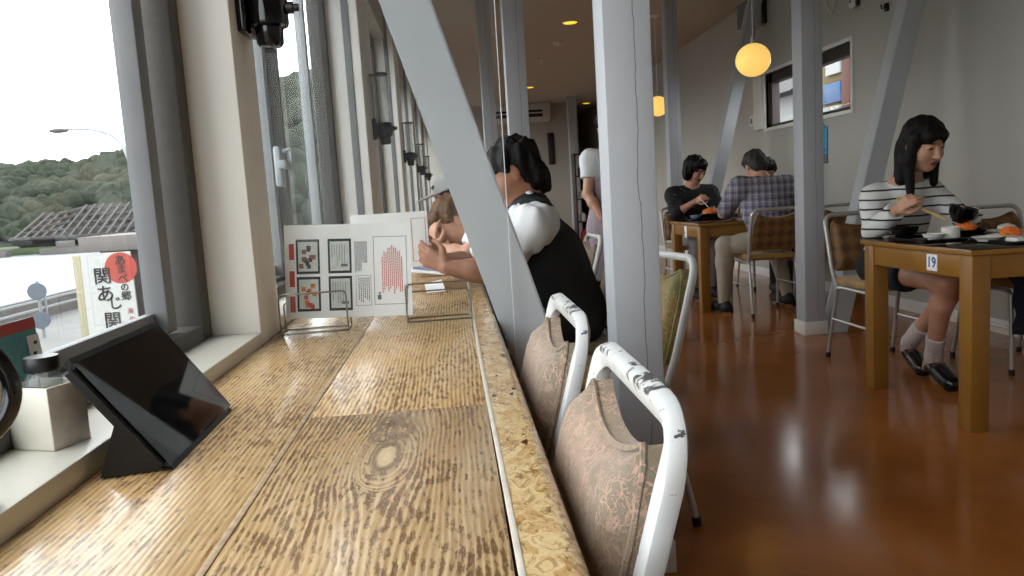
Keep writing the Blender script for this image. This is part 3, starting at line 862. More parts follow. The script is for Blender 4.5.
# wall lamps between the windows: black fitting with a clear tube
lamp_spots = [(XI, 1.915), (-.42, 4.46), (-.42, 7.21), (-.42, 9.96), (-.42, 12.71)]
lamp_labels = ['black wall fitting at the top, on the nearest window pillar', 'wall lamp with clear tube on the second window pillar', 'wall lamp with clear tube on the third window pillar',
               'wall lamp with clear tube on the fourth window pillar', 'farthest wall lamp with clear tube along the windows']
def wall_lamp(loc, label):
    t = thing('wall_lamp', label, 'lamp', loc, 0, 'black wall lamps along the window pillars')
    bm = new_bm(); box(bm, 0, .022, -.05, .05, -.015, .10, .004); box(bm, .02, .055, -.018, .018, .02, .06, .004); obj('bracket', bm, 'blackgloss', t)
    bm = new_bm(); c = (.062, 0, 0)
    lathe(bm, [(0, -.045), (.026, -.043), (.031, -.036), (.033, .0), (.045, .004), (.047, .012), (.047, .068), (.040, .078), (0, .078)], c, 28); obj('socket', bm, 'blackgloss', t)
    bm = new_bm(); tube(bm, [(.10, 0, .045), (.122, 0, .045)], .014, 14); tube(bm, [(.12, 0, .045), (.135, 0, .045)], .009, 12); obj('knob', bm, 'black', t)
    bm = new_bm(); lathe(bm, [(.030, .078), (.033, .10), (.033, .34), (.0315, .34), (.0315, .10), (.0285, .078)], c, 24); obj('chimney', bm, 'jarglass', t)
    bm = new_bm(); lathe(bm, [(0, .338), (.040, .338), (.042, .342), (.040, .352), (0, .354)], c, 24); box(bm, 0, .05, -.012, .012, .34, .35, .002); obj('cap', bm, 'black', t)
    bm = new_bm(); tube(bm, [(.012, 0, .09), (.012, 0, .345)], .006, 8); obj('rod', bm, 'chrome', t)
    return t
l0 = wall_lamp((lamp_spots[0][0], lamp_spots[0][1], 1.478), lamp_labels[0])
for (x, y), lb in zip(lamp_spots[1:], lamp_labels[1:]): dup(l0, (x+.004, y, 1.425), 0, lb)

# ------------------------------------------------------------------ ceiling, far and right wall fittings
def globe(x, y, z, label, r=.125):
    t = thing('globe_lamp', label, 'lamp', (x, y, z), 0, 'globe pendant lamps')
    bm = new_bm(); sphere(bm, (0, 0, 0), (r, r, r*.95), 4); obj('globe', bm, 'globe', t)
    bm = new_bm(); lathe(bm, [(0, .165), (.012, .165), (.014, .12), (.035, .118), (.037, .105), (0, .105)], (0, 0, 0)); obj('holder', bm, 'chrome', t)
    bm = new_bm(); tube(bm, [(0, 0, .16), (0, 0, H-z-.02)], .004, 8); obj('cord', bm, 'white', t)
    bm = new_bm(); lathe(bm, [(0, H-z), (.05, H-z), (.05, H-z-.02), (.01, H-z-.035), (0, H-z-.035)]); obj('ceiling_rose', bm, 'white', t)
    return t
globe(2.262, 5.62, 1.928, 'glowing round globe lamp hanging before the small window')
globe(2.44, 8.9, 1.975, 'far glowing globe lamp half hidden behind the cracked post', .12)
DL = [(1.496, 9.08, 'round yellow ceiling downlight, nearest of the three'), (1.536, 14.27, 'yellow ceiling downlight lower left, near the air conditioner'), (3.11, 17.25, 'yellow ceiling downlight farthest away above the waitress')]
for x, y, lb in DL:
    t = thing('downlight', lb, 'ceiling light', (x, y, H), 0, 'recessed yellow downlights')
    bm = new_bm(); lathe(bm, [(.075, 0), (.098, 0), (.098, -.008), (.085, -.012), (.075, -.006)], n=28); obj('trim_ring', bm, 'white', t)
    bm = new_bm(); lathe(bm, [(0, -.004), (.08, -.004), (.078, -.011), (0, -.016)], n=28); obj('lens', bm, 'down', t)
for x, y, lb in ((1.5, 10.2, 'small round smoke detector on the ceiling between the downlights'), (1.42, 11.4, 'second smaller detector on the ceiling, farther back')):
    t = thing('smoke_detector', lb, 'detector', (x, y, H))
    bm = new_bm(); lathe(bm, [(0, 0), (.06, 0), (.06, -.02), (.05, -.028), (0, -.028)], n=24); obj('base', bm, 'white_plastic', t)
    bm = new_bm(); lathe(bm, [(0, -.028), (.03, -.028), (.025, -.05), (0, -.055)], n=20); obj('sensor', bm, 'white', t)
ac = thing('air_conditioner', 'white air conditioner high on the far wall with dark louvres', 'air conditioner', (1.62, 16.845, 2.60))
bm = new_bm(); box(bm, -.62, .62, -.16, .155, 0, .40, .05, 4); obj('casing', bm, 'white_plastic', ac)
bm = new_bm(); box(bm, -.58, .44, -.164, -.150, .10, .17, .004); box(bm, -.58, .44, -.164, -.150, .20, .25, .004); obj('louvre', bm, 'black', ac)
bd = new_bm(); box(bd, 2.17, 2.31, 16.955, 16.995, 1.68, 2.37, .03, 3)
tag(obj('wall_plaque', bd, 'wood_dark'), 'long dark wooden plaque hanging upright on the far wall', 'plaque')
sp = thing('wall_speaker', 'white box speaker mounted high on the right wall near the ceiling', 'speaker', (3.30, 8.25, 2.66))
bm = new_bm(); box(bm, -.085, .095, -.16, .16, 0, .30, .015); obj('cabinet', bm, 'white_plastic', sp)
bm = new_bm(); box(bm, -.092, -.084, -.14, .14, .02, .28, .003); obj('grille', bm, 'greyink', sp)
bm = new_bm(); box(bm, .06, .099, -.20, -.162, .02, .27, .004); obj('bracket', bm, 'black', sp)
hs = thing('wall_handset', 'white oblong device with dark edge high on the right wall', 'device', (3.385, 6.29, 2.40))
bm = new_bm(); box(bm, -.025, .012, -.065, .045, 0, .40, .03, 3); obj('body', bm, 'white_plastic', hs)
bm = new_bm(); box(bm, -.020, .012, -.082, -.060, .01, .39, .008); obj('side', bm, 'black', hs)
bm = new_bm(); sphere(bm, (-.026, 0, .06), .012, 2); sphere(bm, (-.026, 0, .12), .008, 2); obj('button', bm, 'greyink', hs)
bm = new_bm()
hp = [(3.392, 6.67+.0085*16*math.sin(t)**3*.72, 2.57+.0075*(13*math.cos(t)-5*math.cos(2*t)-2*math.cos(3*t)-math.cos(4*t))) for t in np.linspace(0, 2*PI, 40, endpoint=False)]
tube(bm, hp, .008, 8, closed=True); tag(obj('heart_ornament', bm, 'white_plastic'), 'small heart shaped wire ornament at the top of the right wall', 'ornament')
bm = new_bm(); box(bm, 3.375, 3.398, 5.79, 5.83, 2.27, 2.33, .006); tube(bm, [(3.375, 5.81, 2.30), (3.35, 5.81, 2.29), (3.345, 5.81, 2.32)], .006, 8)
tag(obj('wall_hook', bm, 'black'), 'tiny black hook on the right wall near the brace', 'hook')
sw = thing('light_switch', 'white light switch plate left of the small window', 'switch', (3.395, 8.49, 1.65))
bm = new_bm(); box(bm, -.012, .003, -.06, .06, 0, .125, .004); obj('plate', bm, 'white_plastic', sw)
bm = new_bm(); box(bm, -.018, -.011, -.02, .02, .035, .09, .003); obj('rocker', bm, 'greyink', sw)
po = thing('hanging_calendar', 'blue picture calendar hanging below the small window', 'calendar', (3.39, 6.86, 1.17))
bm = new_bm(); box(bm, 0, .008, -.09, .09, .07, .33, .001); obj('picture', bm, 'blueposter', po)
bm = new_bm(); box(bm, -.003, .006, -.09, .09, 0, .085, .001); obj('lower_leaf', bm, 'greyink', po)
bm = new_bm(); tube(bm, [(.003, -.05, .33), (.003, 0, .365), (.003, .05, .33)], .003, 6); obj('string', bm, 'ink', po)
sk = thing('grey_hat', 'grey cloth hat resting on the window sill past the menu', 'hat', (-.50, 3.9, ZS))
bm = new_bm(); lathe(bm, [(0, 0), (.14, 0), (.14, .006), (.085, .02), (.078, .09), (.05, .125), (0, .13)], n=28); obj('crown', bm, plain('grey_felt', '77787a', .9, bump=.3, bscale=50), sk)
bm = new_bm(); lathe(bm, [(.087, .02), (.088, .022), (.083, .045), (.081, .045)], n=28); obj('band', bm, 'ink', sk)

# open shelf at the far end
shf = thing('open_shelf', 'dark shelf unit with jars and boxes against the far wall, behind the waitress', 'shelf', (2.56, 14.2, 0))
for x in (-.30, .28):
    bm = new_bm(); box(bm, x, x+.03, -.16, .16, 0, 1.75, .003); obj('side_panel', bm, 'wood_dark', shf)
for z in (.06, .48, .90, 1.32, 1.72):
    bm = new_bm(); box(bm, -.27, .28, -.15, .15, z, z+.025, .002); obj('shelf_board', bm, 'wood_dark', shf)
rng = random.Random(5)
nm = {'amber': 'amber', 'plate': 'white', 'red': 'red', 'greyink': 'grey'}
lv = {.085: 'lowest', .505: 'second lowest', .925: 'middle', 1.345: 'top'}
for z in (.085, .505, .925, 1.345):
    for i in range(3):
        mt = rng.choice(list(nm)); x = 2.56-.17+.17*i; h = .14+.16*rng.random()
        bm = new_bm(); lathe(bm, [(0, 0), (.055, 0), (.06, .01), (.06, h*.75), (.035, h*.88), (.035, h), (0, h)], (x, 14.15, z+.001), 18)
        tag(obj('storage_jar', bm, mt), '%s jar, %s on the %s board of the dark shelf' % (nm[mt], ['left', 'centre', 'right'][i], lv[z]), 'jar', 'jars on the far shelf')

# ------------------------------------------------------------------ tableware
def put(name, bm, mat, label, cat, group=None): return tag(obj(name, bm, mat), label, cat, group)
ZTB = .735
def bowl_prof(r, h, t=.004): return [(0, 0), (r*.5, 0), (r*.52, .008), (r*.85, h*.45), (r, h), (r-t, h), (r*.82-t, h*.5), (r*.45, .012), (0, .011)]
def plate_prof(r, h=.018): return [(0, 0), (r*.6, 0), (r*.65, .005), (r, h), (r-.003, h+.002), (r*.62, .009), (0, .008)]
def tray(x0, x1, y0, y1, label):
    t = thing('serving_tray', label, 'tray', ((x0+x1)/2, (y0+y1)/2, ZTB))
    bm = new_bm(); box(bm, x0, x1, y0, y1, ZTB+.001, ZTB+.007, .003); obj('base', bm, 'lacquer', t, world=True)
    bm = new_bm(); tube(bm, fillet([(x0, y0, ZTB+.010), (x1, y0, ZTB+.010), (x1, y1, ZTB+.010), (x0, y1, ZTB+.010), (x0, y0+.001, ZTB+.010)], .03, 4), .0055, 8); obj('rim', bm, 'lacquer', t, world=True); return t
tray(2.04, 2.44, 3.20, 3.50, 'black lacquer tray in front of the woman in stripes')
tray(2.20, 2.60, 2.88, 3.16, 'black lacquer tray on the near side of table 19')
zt = ZTB+.0075
bm = new_bm(); lathe(bm, bowl_prof(.062, .055), (2.085, 3.43, zt)); put('rice_bowl', bm, 'lacquer', 'dark bowl under the chopsticks hand of the woman in stripes', 'bowl')
bm = new_bm(); lathe(bm, bowl_prof(.045, .028), (2.115, 3.26, zt)); put('sauce_dish', bm, 'plate', 'shallow white dish at the near edge of the tray, left of the white cup', 'dish')
bm = new_bm(); lathe(bm, [(0, 0), (.034, 0), (.038, .004), (.038, .052), (.035, .052), (.034, .006), (0, .006)], (2.205, 3.275, zt)); put('cup', bm, 'plate', 'straight white cup on the tray beside the orange salad', 'cup')
def food(x, y, z, label, col='carrot', r=.045):
    t = thing('food_heap', label, 'food', (x, y, z)); rg = random.Random(int(x*1000))
    bm = new_bm(); sphere(bm, (0, 0, r*.25), (r, r, r*.62), 3)
    for v in bm.verts: v.co *= 1+.16*mnoise.noise(v.co*60)
    obj('shreds', bm, col, t)
    bm = new_bm()
    for k in range(5):
        a = rg.random()*6.3; sphere(bm, (r*.8*math.cos(a), r*.8*math.sin(a), r*.2), (r*.35, r*.22, r*.15), 2)
    obj('garnish', bm, 'green', t); return t
bm = new_bm(); lathe(bm, bowl_prof(.085, .030), (2.335, 3.36, zt)); put('side_bowl', bm, 'lacquer', 'black shallow bowl under the farther orange salad', 'bowl')
food(2.335, 3.36, zt+.026, 'heap of orange shredded salad in the black bowl on table 19')
def shallow(x, y, r, mat, label): 
    bm = new_bm(); lathe(bm, plate_prof(r), (x, y, zt)); return put('plate', bm, mat, label, 'plate')
shallow(2.335, 3.07, .095, 'plate', 'white plate with orange salad at the near edge of table 19')
food(2.335, 3.07, zt+.016, 'small orange salad heap on the white plate, nearest the camera', r=.042)
shallow(2.49, 3.30, .08, 'plate', 'white plate of sashimi behind the near orange salad')
food(2.49, 3.30, zt+.014, 'pale fish slices on the plate behind the orange salad', 'plate', .04)
shallow(2.215, 3.05, .06, 'plate', 'small white saucer by the 19 tag end of the table')
bm = new_bm(); box(bm, 2.235, 2.305, 2.905, 2.975, zt, zt+.018, .006); put('towel_dish', bm, 'plate', 'small square white dish at the near table edge', 'dish')
bm = new_bm(); lathe(bm, bowl_prof(.065, .05), (2.49, 3.03, zt)); put('patterned_bowl', bm, 'blueplate', 'blue and white patterned bowl at the right edge of the photo', 'bowl')
bm = new_bm(); lathe(bm, bowl_prof(.055, .06), (2.66, 3.28, ZTB+.001)); put('tea_bowl', bm, 'plate', 'white bowl at the right edge, behind the blue patterned bowl', 'bowl')
tray(2.08, 2.48, 6.62, 6.90, 'dark tray before the woman in the dark blouse')
bm = new_bm(); lathe(bm, bowl_prof(.10, .045), (2.29, 6.74, zt)); put('donburi_bowl', bm, 'lacquer', 'dark round bowl of orange food at the far table', 'bowl')
food(2.29, 6.74, zt+.036, 'orange salad in the bowl before the woman in the dark blouse', r=.07)
bm = new_bm(); lathe(bm, bowl_prof(.05, .04), (2.14, 6.70, zt)); put('soup_bowl', bm, 'blueplate', 'small pale bowl left of the orange food on the far table', 'bowl')
bm = new_bm(); lathe(bm, [(0, 0), (.03, 0), (.034, .09), (.031, .09), (.028, .005), (0, .005)], (2.42, 6.52, ZTB+.001)); put('water_glass', bm, 'jarglass', 'drinking glass on the far table beside the man in plaid', 'glass')

# navy jacket over the front of the empty chair
bm = new_bm()
gx, gy = 16, 20
gridv = []
for i in range(gx+1):
    rowv = []
    for j in range(gy+1):
        u, w_ = i/gx, j/gy
        s = w_*.50
        if s < .20: y, z = 3.80-s, .495
        else:
            a = min(1, (s-.20)/.05); y, z = 3.60-.03*a, .495-max(0, s-.21)
        n = mnoise.noise(V((u*4, w_*5, 1.3)))
        rowv.append(bm.verts.new((2.715+.29*u+.02*n, y-.03*abs(n)-(.02 if s > .2 else 0), z+.02*abs(n)+.006)))
    gridv.append(rowv)
for i in range(gx):
    for j in range(gy): bm.faces.new((gridv[i][j], gridv[i+1][j], gridv[i+1][j+1], gridv[i][j+1]))
ex = bmesh.ops.extrude_face_region(bm, geom=bm.faces[:]); bmesh.ops.translate(bm, vec=(0, -.012, .014), verts=[v for v in ex['geom'] if isinstance(v, bmesh.types.BMVert)])
tag(obj('jacket', bm, 'denim', angle=80), 'navy jacket hanging over the seat of the empty brown chair at the right edge', 'jacket')

# ------------------------------------------------------------------ people: one continuous surface each, grown from tapered limbs
def rotm(yaw, pitch=0, roll=0):
    """local +y forward; yaw about z (0 = world +y), pitch > 0 looks down, roll tilts to the side"""
    return np.array(Matrix.Rotation(yaw, 3, 'Z') @ Matrix.Rotation(-pitch, 3, 'X') @ Matrix.Rotation(roll, 3, 'Y'))
class Cap:
    def __init__(s, a, b, r1, r2=None, k=.02, clip=None, sub=False, flat=None):
        s.a = np.array(a, float); s.b = np.array(b, float); s.r1 = r1; s.r2 = r1 if r2 is None else r2; s.k = k; s.clip = clip; s.sub = sub; s.R = None
    def bounds(s, g=0):
        r = max(s.r1, s.r2)+g; return np.minimum(s.a, s.b)-r, np.maximum(s.a, s.b)+r
    def d(s, X, Y, Z, g=0):
        ba = s.b-s.a; L = ba@ba+1e-12
        px, py, pz = X-s.a[0], Y-s.a[1], Z-s.a[2]
        t = np.clip((px*ba[0]+py*ba[1]+pz*ba[2])/L, 0, 1)
        d = np.sqrt((px-t*ba[0])**2+(py-t*ba[1])**2+(pz-t*ba[2])**2)-(s.r1+(s.r2-s.r1)*t)-g
        if s.clip is not None:
            p, n = s.clip; d = np.maximum(d, (X-p[0])*n[0]+(Y-p[1])*n[1]+(Z-p[2])*n[2])
        return d
class Ell:
    def __init__(s, c, r, R=None, k=.02, sub=False, clip=None):
        s.c = np.array(c, float); s.r = np.array(r, float); s.R = np.eye(3) if R is None else np.array(R); s.k = k; s.sub = sub; s.clip = clip
    def bounds(s, g=0):
        e = np.sqrt(((s.R*(s.r+g))**2).sum(1)); return s.c-e, s.c+e
    def d(s, X, Y, Z, g=0):
        px, py, pz = X-s.c[0], Y-s.c[1], Z-s.c[2]; R = s.R; r = s.r+g
        qx = (R[0, 0]*px+R[1, 0]*py+R[2, 0]*pz)/r[0]; qy = (R[0, 1]*px+R[1, 1]*py+R[2, 1]*pz)/r[1]; qz = (R[0, 2]*px+R[1, 2]*py+R[2, 2]*pz)/r[2]
        k0 = np.sqrt(qx*qx+qy*qy+qz*qz)+1e-9; k1 = np.sqrt((qx/r[0])**2+(qy/r[1])**2+(qz/r[2])**2)+1e-9
        d = k0*(k0-1)/k1
        d = np.where(k0 < .3, -min(r)*(1-k0), d)
        if s.clip is not None:
            p, n = s.clip; d = np.maximum(d, (X-p[0])*n[0]+(Y-p[1])*n[1]+(Z-p[2])*n[2])
        return d

def sdf_mesh(prims, h, grow=0.0, extra=None):
    lo = np.min([p.bounds(grow)[0] for p in prims if not p.sub], 0)-3*h; hi = np.max([p.bounds(grow)[1] for p in prims if not p.sub], 0)+3*h
    n = np.ceil((hi-lo)/h).astype(int)+1
    F = np.full(n, 9.0, np.float32)
    ax = [lo[i]+h*np.arange(n[i], dtype=np.float32) for i in range(3)]
    for p in prims:
        m = p.k+3*h
        a, b = p.bounds(grow if not p.sub else 0)
        i0 = np.maximum(0, np.floor((a-m-lo)/h).astype(int)); i1 = np.minimum(n, np.ceil((b+m-lo)/h).astype(int)+1)
        if (i1 <= i0).any(): continue
        sl = tuple(slice(i0[i], i1[i]) for i in range(3))
        X, Y, Z = ax[0][sl[0]][:, None, None], ax[1][sl[1]][None, :, None], ax[2][sl[2]][None, None, :]
        d = p.d(X, Y, Z, 0 if p.sub else grow); f = F[sl]; k = max(p.k, 1e-4)
        if p.sub:
            d = -d; hh = np.clip(.5-.5*(f-d)/k, 0, 1); F[sl] = f+(d-f)*hh+k*hh*(1-hh)
        else:
            hh = np.clip(.5+.5*(f-d)/k, 0, 1); F[sl] = f+(d-f)*hh-k*hh*(1-hh)
    if extra is not None: F = extra(F, ax)
    ins = F < 0
    N = n-1; strides = np.array([N[1]*N[2], N[2], 1])
    cells, pts, quads = [], [], []
    for axis in range(3):
        o = [i for i in range(3) if i != axis]
        s0 = [slice(None)]*3; s1 = [slice(None)]*3; s0[axis] = slice(0, -1); s1[axis] = slice(1, None)
        cr = ins[tuple(s0)] != ins[tuple(s1)]
        idx = np.argwhere(cr)
        ok = (idx[:, o[0]] > 0) & (idx[:, o[1]] > 0) & (idx[:, o[0]] < n[o[0]]-1) & (idx[:, o[1]] < n[o[1]]-1)
        idx = idx[ok]
        f0 = F[tuple(idx.T)]; j = idx.copy(); j[:, axis] += 1; f1 = F[tuple(j.T)]
        pos = idx.astype(float); pos[:, axis] += f0/(f0-f1)
        cs = []
        for da, db in ((0, 0), (1, 0), (1, 1), (0, 1)):
            c = idx.copy(); c[:, o[0]] -= da; c[:, o[1]] -= db
            cs.append(c@strides)
        q = np.stack(cs, 1)
        fl = (f0 < 0) if axis != 1 else (f0 >= 0)
        q[~fl] = q[~fl][:, ::-1]
        quads.append(q); cells.append(q.ravel()); pts.append(np.repeat(pos, 4, 0) if False else np.repeat(pos[:, None, :], 4, 1).reshape(-1, 3))
    cells = np.concatenate(cells); pts = np.concatenate(pts); quads = np.concatenate(quads)
    u, inv = np.unique(cells, return_inverse=True); inv = inv.ravel()
    cnt = np.bincount(inv); vs = np.stack([np.bincount(inv, pts[:, i])/cnt for i in range(3)], 1)
    vs = lo+vs*h
    faces = np.searchsorted(u, quads)
    return vs, faces

def smooth_mesh(name, vs, faces, mat, parent=None, mats=None, assign=None):
    me = bpy.data.meshes.new(name)
    me.vertices.add(len(vs)); me.vertices.foreach_set('co', vs.astype(np.float32).ravel())
    me.loops.add(len(faces)*4); me.loops.foreach_set('vertex_index', faces.astype(np.int32).ravel())
    me.polygons.add(len(faces)); me.polygons.foreach_set('loop_start', np.arange(0, len(faces)*4, 4, dtype=np.int32))
    if mats: [me.materials.append(MT[m]) for m in mats]
    else: me.materials.append(MT[mat] if isinstance(mat, str) else mat)
    if assign is not None:
        c = vs[faces].mean(1); mi = np.zeros(len(faces), np.int32)
        for k, fn in assign: mi[fn(c)] = k
        me.polygons.foreach_set('material_index', mi)
    me.update(); me.validate(); me.shade_smooth()
    o = bpy.data.objects.new(name, me); COL.objects.link(o)
    if parent is not None:
        o.parent = parent; T = parent.matrix_basis
        me.transform(T.inverted())
    return o

def head_prims(c, R, s=1.0, k=.012):
    L = lambda *p: np.array(c)+R@(np.array(p)*s)
    E = lambda p, r, k=k, sub=False, R2=None: Ell(L(*p), np.array(r)*s, R if R2 is None else R@R2, k, sub)
    P = [E((0, -.012, .032), (.073, .092, .083), .02), E((0, .020, -.035), (.060, .066, .080), .03), E((0, .050, -.088), (.026, .026, .020), .02),
         E((.036, .050, -.028), (.026, .028, .030), .02), E((-.036, .050, -.028), (.026, .028, .030), .02),
         E((0, .070, .048), (.05, .018, .018), .02),
         Cap(L(0, .084, .012), L(0, .103, -.026), .008*s, .0125*s, .010), E((.010, .094, -.030), (.008, .009, .007), .006), E((-.010, .094, -.030), (.008, .009, .007), .006),
         E((.031, .094, .012), (.019, .016, .011), .008, True), E((-.031, .094, .012), (.019, .016, .011), .008, True),
         E((.031, .073, .012), (.0125, .0125, .0095), .003), E((-.031, .073, .012), (.0125, .0125, .0095), .003),
         E((0, .080, -.054), (.021, .012, .0062), .004), E((0, .078, -.064), (.018, .012, .0068), .004),
         E((.075, -.004, -.004), (.008, .019, .032), .008), E((-.075, -.004, -.004), (.008, .019, .032), .008)]
    return P, L
def face_assign(L, R, s, lip=1, eye=2):
    ci = R
    def near(p, r):
        q0 = L(*p)
        return lambda c: ((((c-q0)@ci)/(np.array(r)*s))**2).sum(1) < 1
    return [(lip, near((0, .088, -.059), (.022, .014, .011))), (eye, near((.031, .085, .011), (.0125, .012, .0052))), (eye, near((-.031, .085, .011), (.0125, .012, .0052))),
            (eye, near((.031, .088, .033), (.019, .016, .0042))), (eye, near((-.031, .088, .033), (.019, .016, .0042)))]

def hand_prims(w, d, n, side, curl=(.5, .6, .7, .8), thumb=.5, s=1.0, spread=.0):
    """w wrist, d towards the fingers, n palm normal, side=+1/-1 which side the thumb leaves"""
    w = np.array(w, float); d = np.array(d, float); d /= np.linalg.norm(d); n = np.array(n, float); n -= d*(n@d); n /= np.linalg.norm(n)
    t = np.cross(d, n)*side; P = []
    offs = (.028, .0095, -.0095, -.027); lens = (.068, .076, .071, .055)
    for o, Ln, cu, i in zip(offs, lens, curl, range(4)):
        a = w+d*.012*s+t*o*.55*s; b = w+d*(.088-.004*abs(i-1))*s+t*o*s
        P.append(Cap(a, b, .0125*s, .0105*s, .010))
        dirv = d+t*spread*o*8; dirv /= np.linalg.norm(dirv); p = b; ang = 0
        for f, r0, r1, c in ((.46, .0095, .0085, cu*.9), (.30, .0085, .0078, cu*1.1), (.24, .0078, .0066, cu*.7)):
            ang += c; v = dirv*math.cos(ang)+n*math.sin(ang); q = p+v*Ln*f*s
            P.append(Cap(p, q, r0*s, r1*s, .003)); p = q
    b0 = w+d*.022*s+t*.022*s; b1 = b0+(t*.62+d*.60+n*(.25+.3*thumb))*.042*s; b2 = b1+(t*(.35-.5*thumb)+d*.8+n*(.2+.5*thumb))*.034*s; b3 = b2+(t*(.1-.5*thumb)+d*.85+n*(.15+.4*thumb))*.026*s
    P += [Cap(b0, b1, .0145*s, .0115*s, .010), Cap(b1, b2, .0108*s, .0098*s, .003), Cap(b2, b3, .0098*s, .0078*s, .003)]
    return P

def A(*p): return np.array(p, float)
def lerp(a, b, t): return a+(b-a)*t

class Person:
    """joints: pel, chest, sL, sR, eL, eR, wL, wR, head, hR (3x3), hipL, hipR, kL, kR, aL, aR, tL, tR  (L = the person's left)"""
    def __init__(s, name, label, group=None, base=(0, 0, 0), **J):
        s.t = thing(name, label, 'person', base, 0, group); s.J = {k: (np.array(v, float)) for k, v in J.items() if k != 'k'}
        s.build = J.get('k', 1.0)
    def torso(s, g=1.0):
        J = s.J; b = float(s.build); mid = lerp(J['pel'], J['chest'], .5)
        ax = J['chest']-J['pel']; ax /= np.linalg.norm(ax); sd = J['sR']-J['sL']; sd -= ax*(sd@ax); sd /= np.linalg.norm(sd); fr = np.cross(ax, sd)
        R = np.stack([sd, fr, ax], 1); s.R = R
        hw = np.linalg.norm(J['sR']-J['sL'])/2
        return [Ell(lerp(J['pel'], J['chest'], .05), A(.165, .125, .13)*b*g, R, .05), Ell(mid, A(.145, .112, .16)*b*g, R, .06),
                Ell(J['chest'], A(hw*.92, .118*b, .17)*g, R, .06), Cap(lerp(J['sL'], J['sR'], .08), lerp(J['sL'], J['sR'], .92), .058*b*g, .058*b*g, .06),
                Ell(lerp(J['chest'], (J['sL']+J['sR'])/2, .75), A(hw*.7, .085*b, .09)*g, R, .06)]
    def neck(s):
        J = s.J; m = (J['sL']+J['sR'])/2; hb = J['head']+J['hR']@A(0, -.03, -.06)
        return [Cap(m, hb, .058, .050, .04), Cap(lerp(J['sL'], m, .35), lerp(m, hb, .35), .045, .05, .05), Cap(lerp(J['sR'], m, .35), lerp(m, hb, .35), .045, .05, .05)]
    def upper(s, q, t0=0, t1=1, r=1.0, clip=False):
        a, b = s.J['s'+q], s.J['e'+q]; p, e = lerp(a, b, t0), lerp(a, b, t1)
        n = (b-a)/np.linalg.norm(b-a)
        return [Cap(p, e, lerp(.052, .040, t0)*s.build*r, lerp(.052, .040, t1)*s.build*r, .035, (e, n) if clip else None)]
    def fore(s, q, t0=0, t1=1, r=1.0, clip=False):
        a, b = s.J['e'+q], s.J['w'+q]; p, e = lerp(a, b, t0), lerp(a, b, t1); n = (b-a)/np.linalg.norm(b-a)
        m = lerp(p, e, .35)
        return [Cap(p, m, .040*r*s.build, .041*r*s.build, .02), Cap(m, e, .041*r*s.build, .026*r*(1+.2*(r > 1)), .02, (e, n) if clip else None)]
    def leg(s, q, r=1.0):
        J = s.J; b = float(s.build)
        return [Cap(J['hip'+q], J['k'+q], .082*b*r, .056*b*r, .04), Cap(J['k'+q], lerp(J['k'+q], J['a'+q], .3), .055*b*r, .054*b*r, .03), Cap(lerp(J['k'+q], J['a'+q], .3), J['a'+q], .054*b*r, .034*r, .03)]
    def foot(s, q, r=1.0):
        J = s.J; a, t = J['a'+q], J['t'+q]; d = t-a; d[2] = 0; d /= np.linalg.norm(d)+1e-9
        heel = a-d*.03; heel[2] = min(a[2]-.035, a[2]-.03); heel = A(heel[0], heel[1], max(.03, a[2]-.055))
        return [Cap(a, heel, .034*r, .032*r, .02), Cap(heel, t, .034*r, .026*r, .03), Cap(lerp(heel, t, .5)+A(0, 0, .012), t, .034*r, .028*r, .03)]
    def body(s, skin, h=.006, legs=True, hands=(), hs=1.0, heads=1.0):
        J = s.J; hp, s.L = head_prims(J['head'], J['hR'], heads)
        P = s.torso(.97)+s.neck()
        for q in 'LR':
            if 's'+q in J: P += s.upper(q)+s.fore(q)
            if legs: P += s.leg(q)+s.foot(q)
        P += hp
        for hd in hands: P += hd
        vs, f = sdf_mesh(P, h)
        return smooth_mesh('body', vs, f, None, s.t, [skin, 'lip', 'eye'], face_assign(s.L, J['hR'], heads))
    def cloth(s, name, prims, mat, h=.008, grow=.010, fold=.0035):
        vs, f = sdf_mesh(prims, h, grow, ragged(fold, 17))
        return smooth_mesh(name, vs, f, mat, s.t)
    def shoe(s, q, mat, h=.006, grow=.006, sole='rubber', low=False):
        P = s.foot(q)
        if low:
            a = s.J['a'+q]; P = P[1:]
        vs, f = sdf_mesh(P, h, grow)
        return smooth_mesh('shoe', vs, f, None, s.t, [mat, sole], [(1, lambda c: c[:, 2] < c[:, 2].min()+.018)])

def hair_short(c, R, s=1.0, back=.0, fr=.035):
    L = lambda *p: np.array(c)+R@(np.array(p)*s)
    return [Ell(L(0, -.020, .048), A(.085, .100, .084)*s, R, .02), Ell(L(0, -.058, -.008), A(.076, .058, .066+back)*s, R, .02),
            Ell(L(0, .052, .084), A(.062, .038, .028)*s, R, .02),
            Ell(L(0, .074, -.044), A(.12, .098, .080)*s, R, .010, True),
            Cap(L(.080, .018, .045), L(.079, .012, .012), .012*s, .007*s, .012), Cap(L(-.080, .018, .045), L(-.079, .012, .012), .012*s, .007*s, .012)]
def ragged(amount=.006, scale=45):
    def f(F, ax):
        X, Y, Z = ax[0][:, None, None], ax[1][None, :, None], ax[2][None, None, :]
        return F+amount*(np.sin(X*scale*2.1+Z*7)*np.sin(Y*scale*1.7+1+Z*5)+.6*np.sin(X*scale*4.3+2)*np.sin(Y*scale*3.9)*np.sin(Z*scale*.8))
    return f
def add_hair(p, prims, mat, h=.005, rag=.004):
    vs, f = sdf_mesh(prims, h, 0, ragged(rag)); return smooth_mesh('hair', vs, f, mat, p.t)

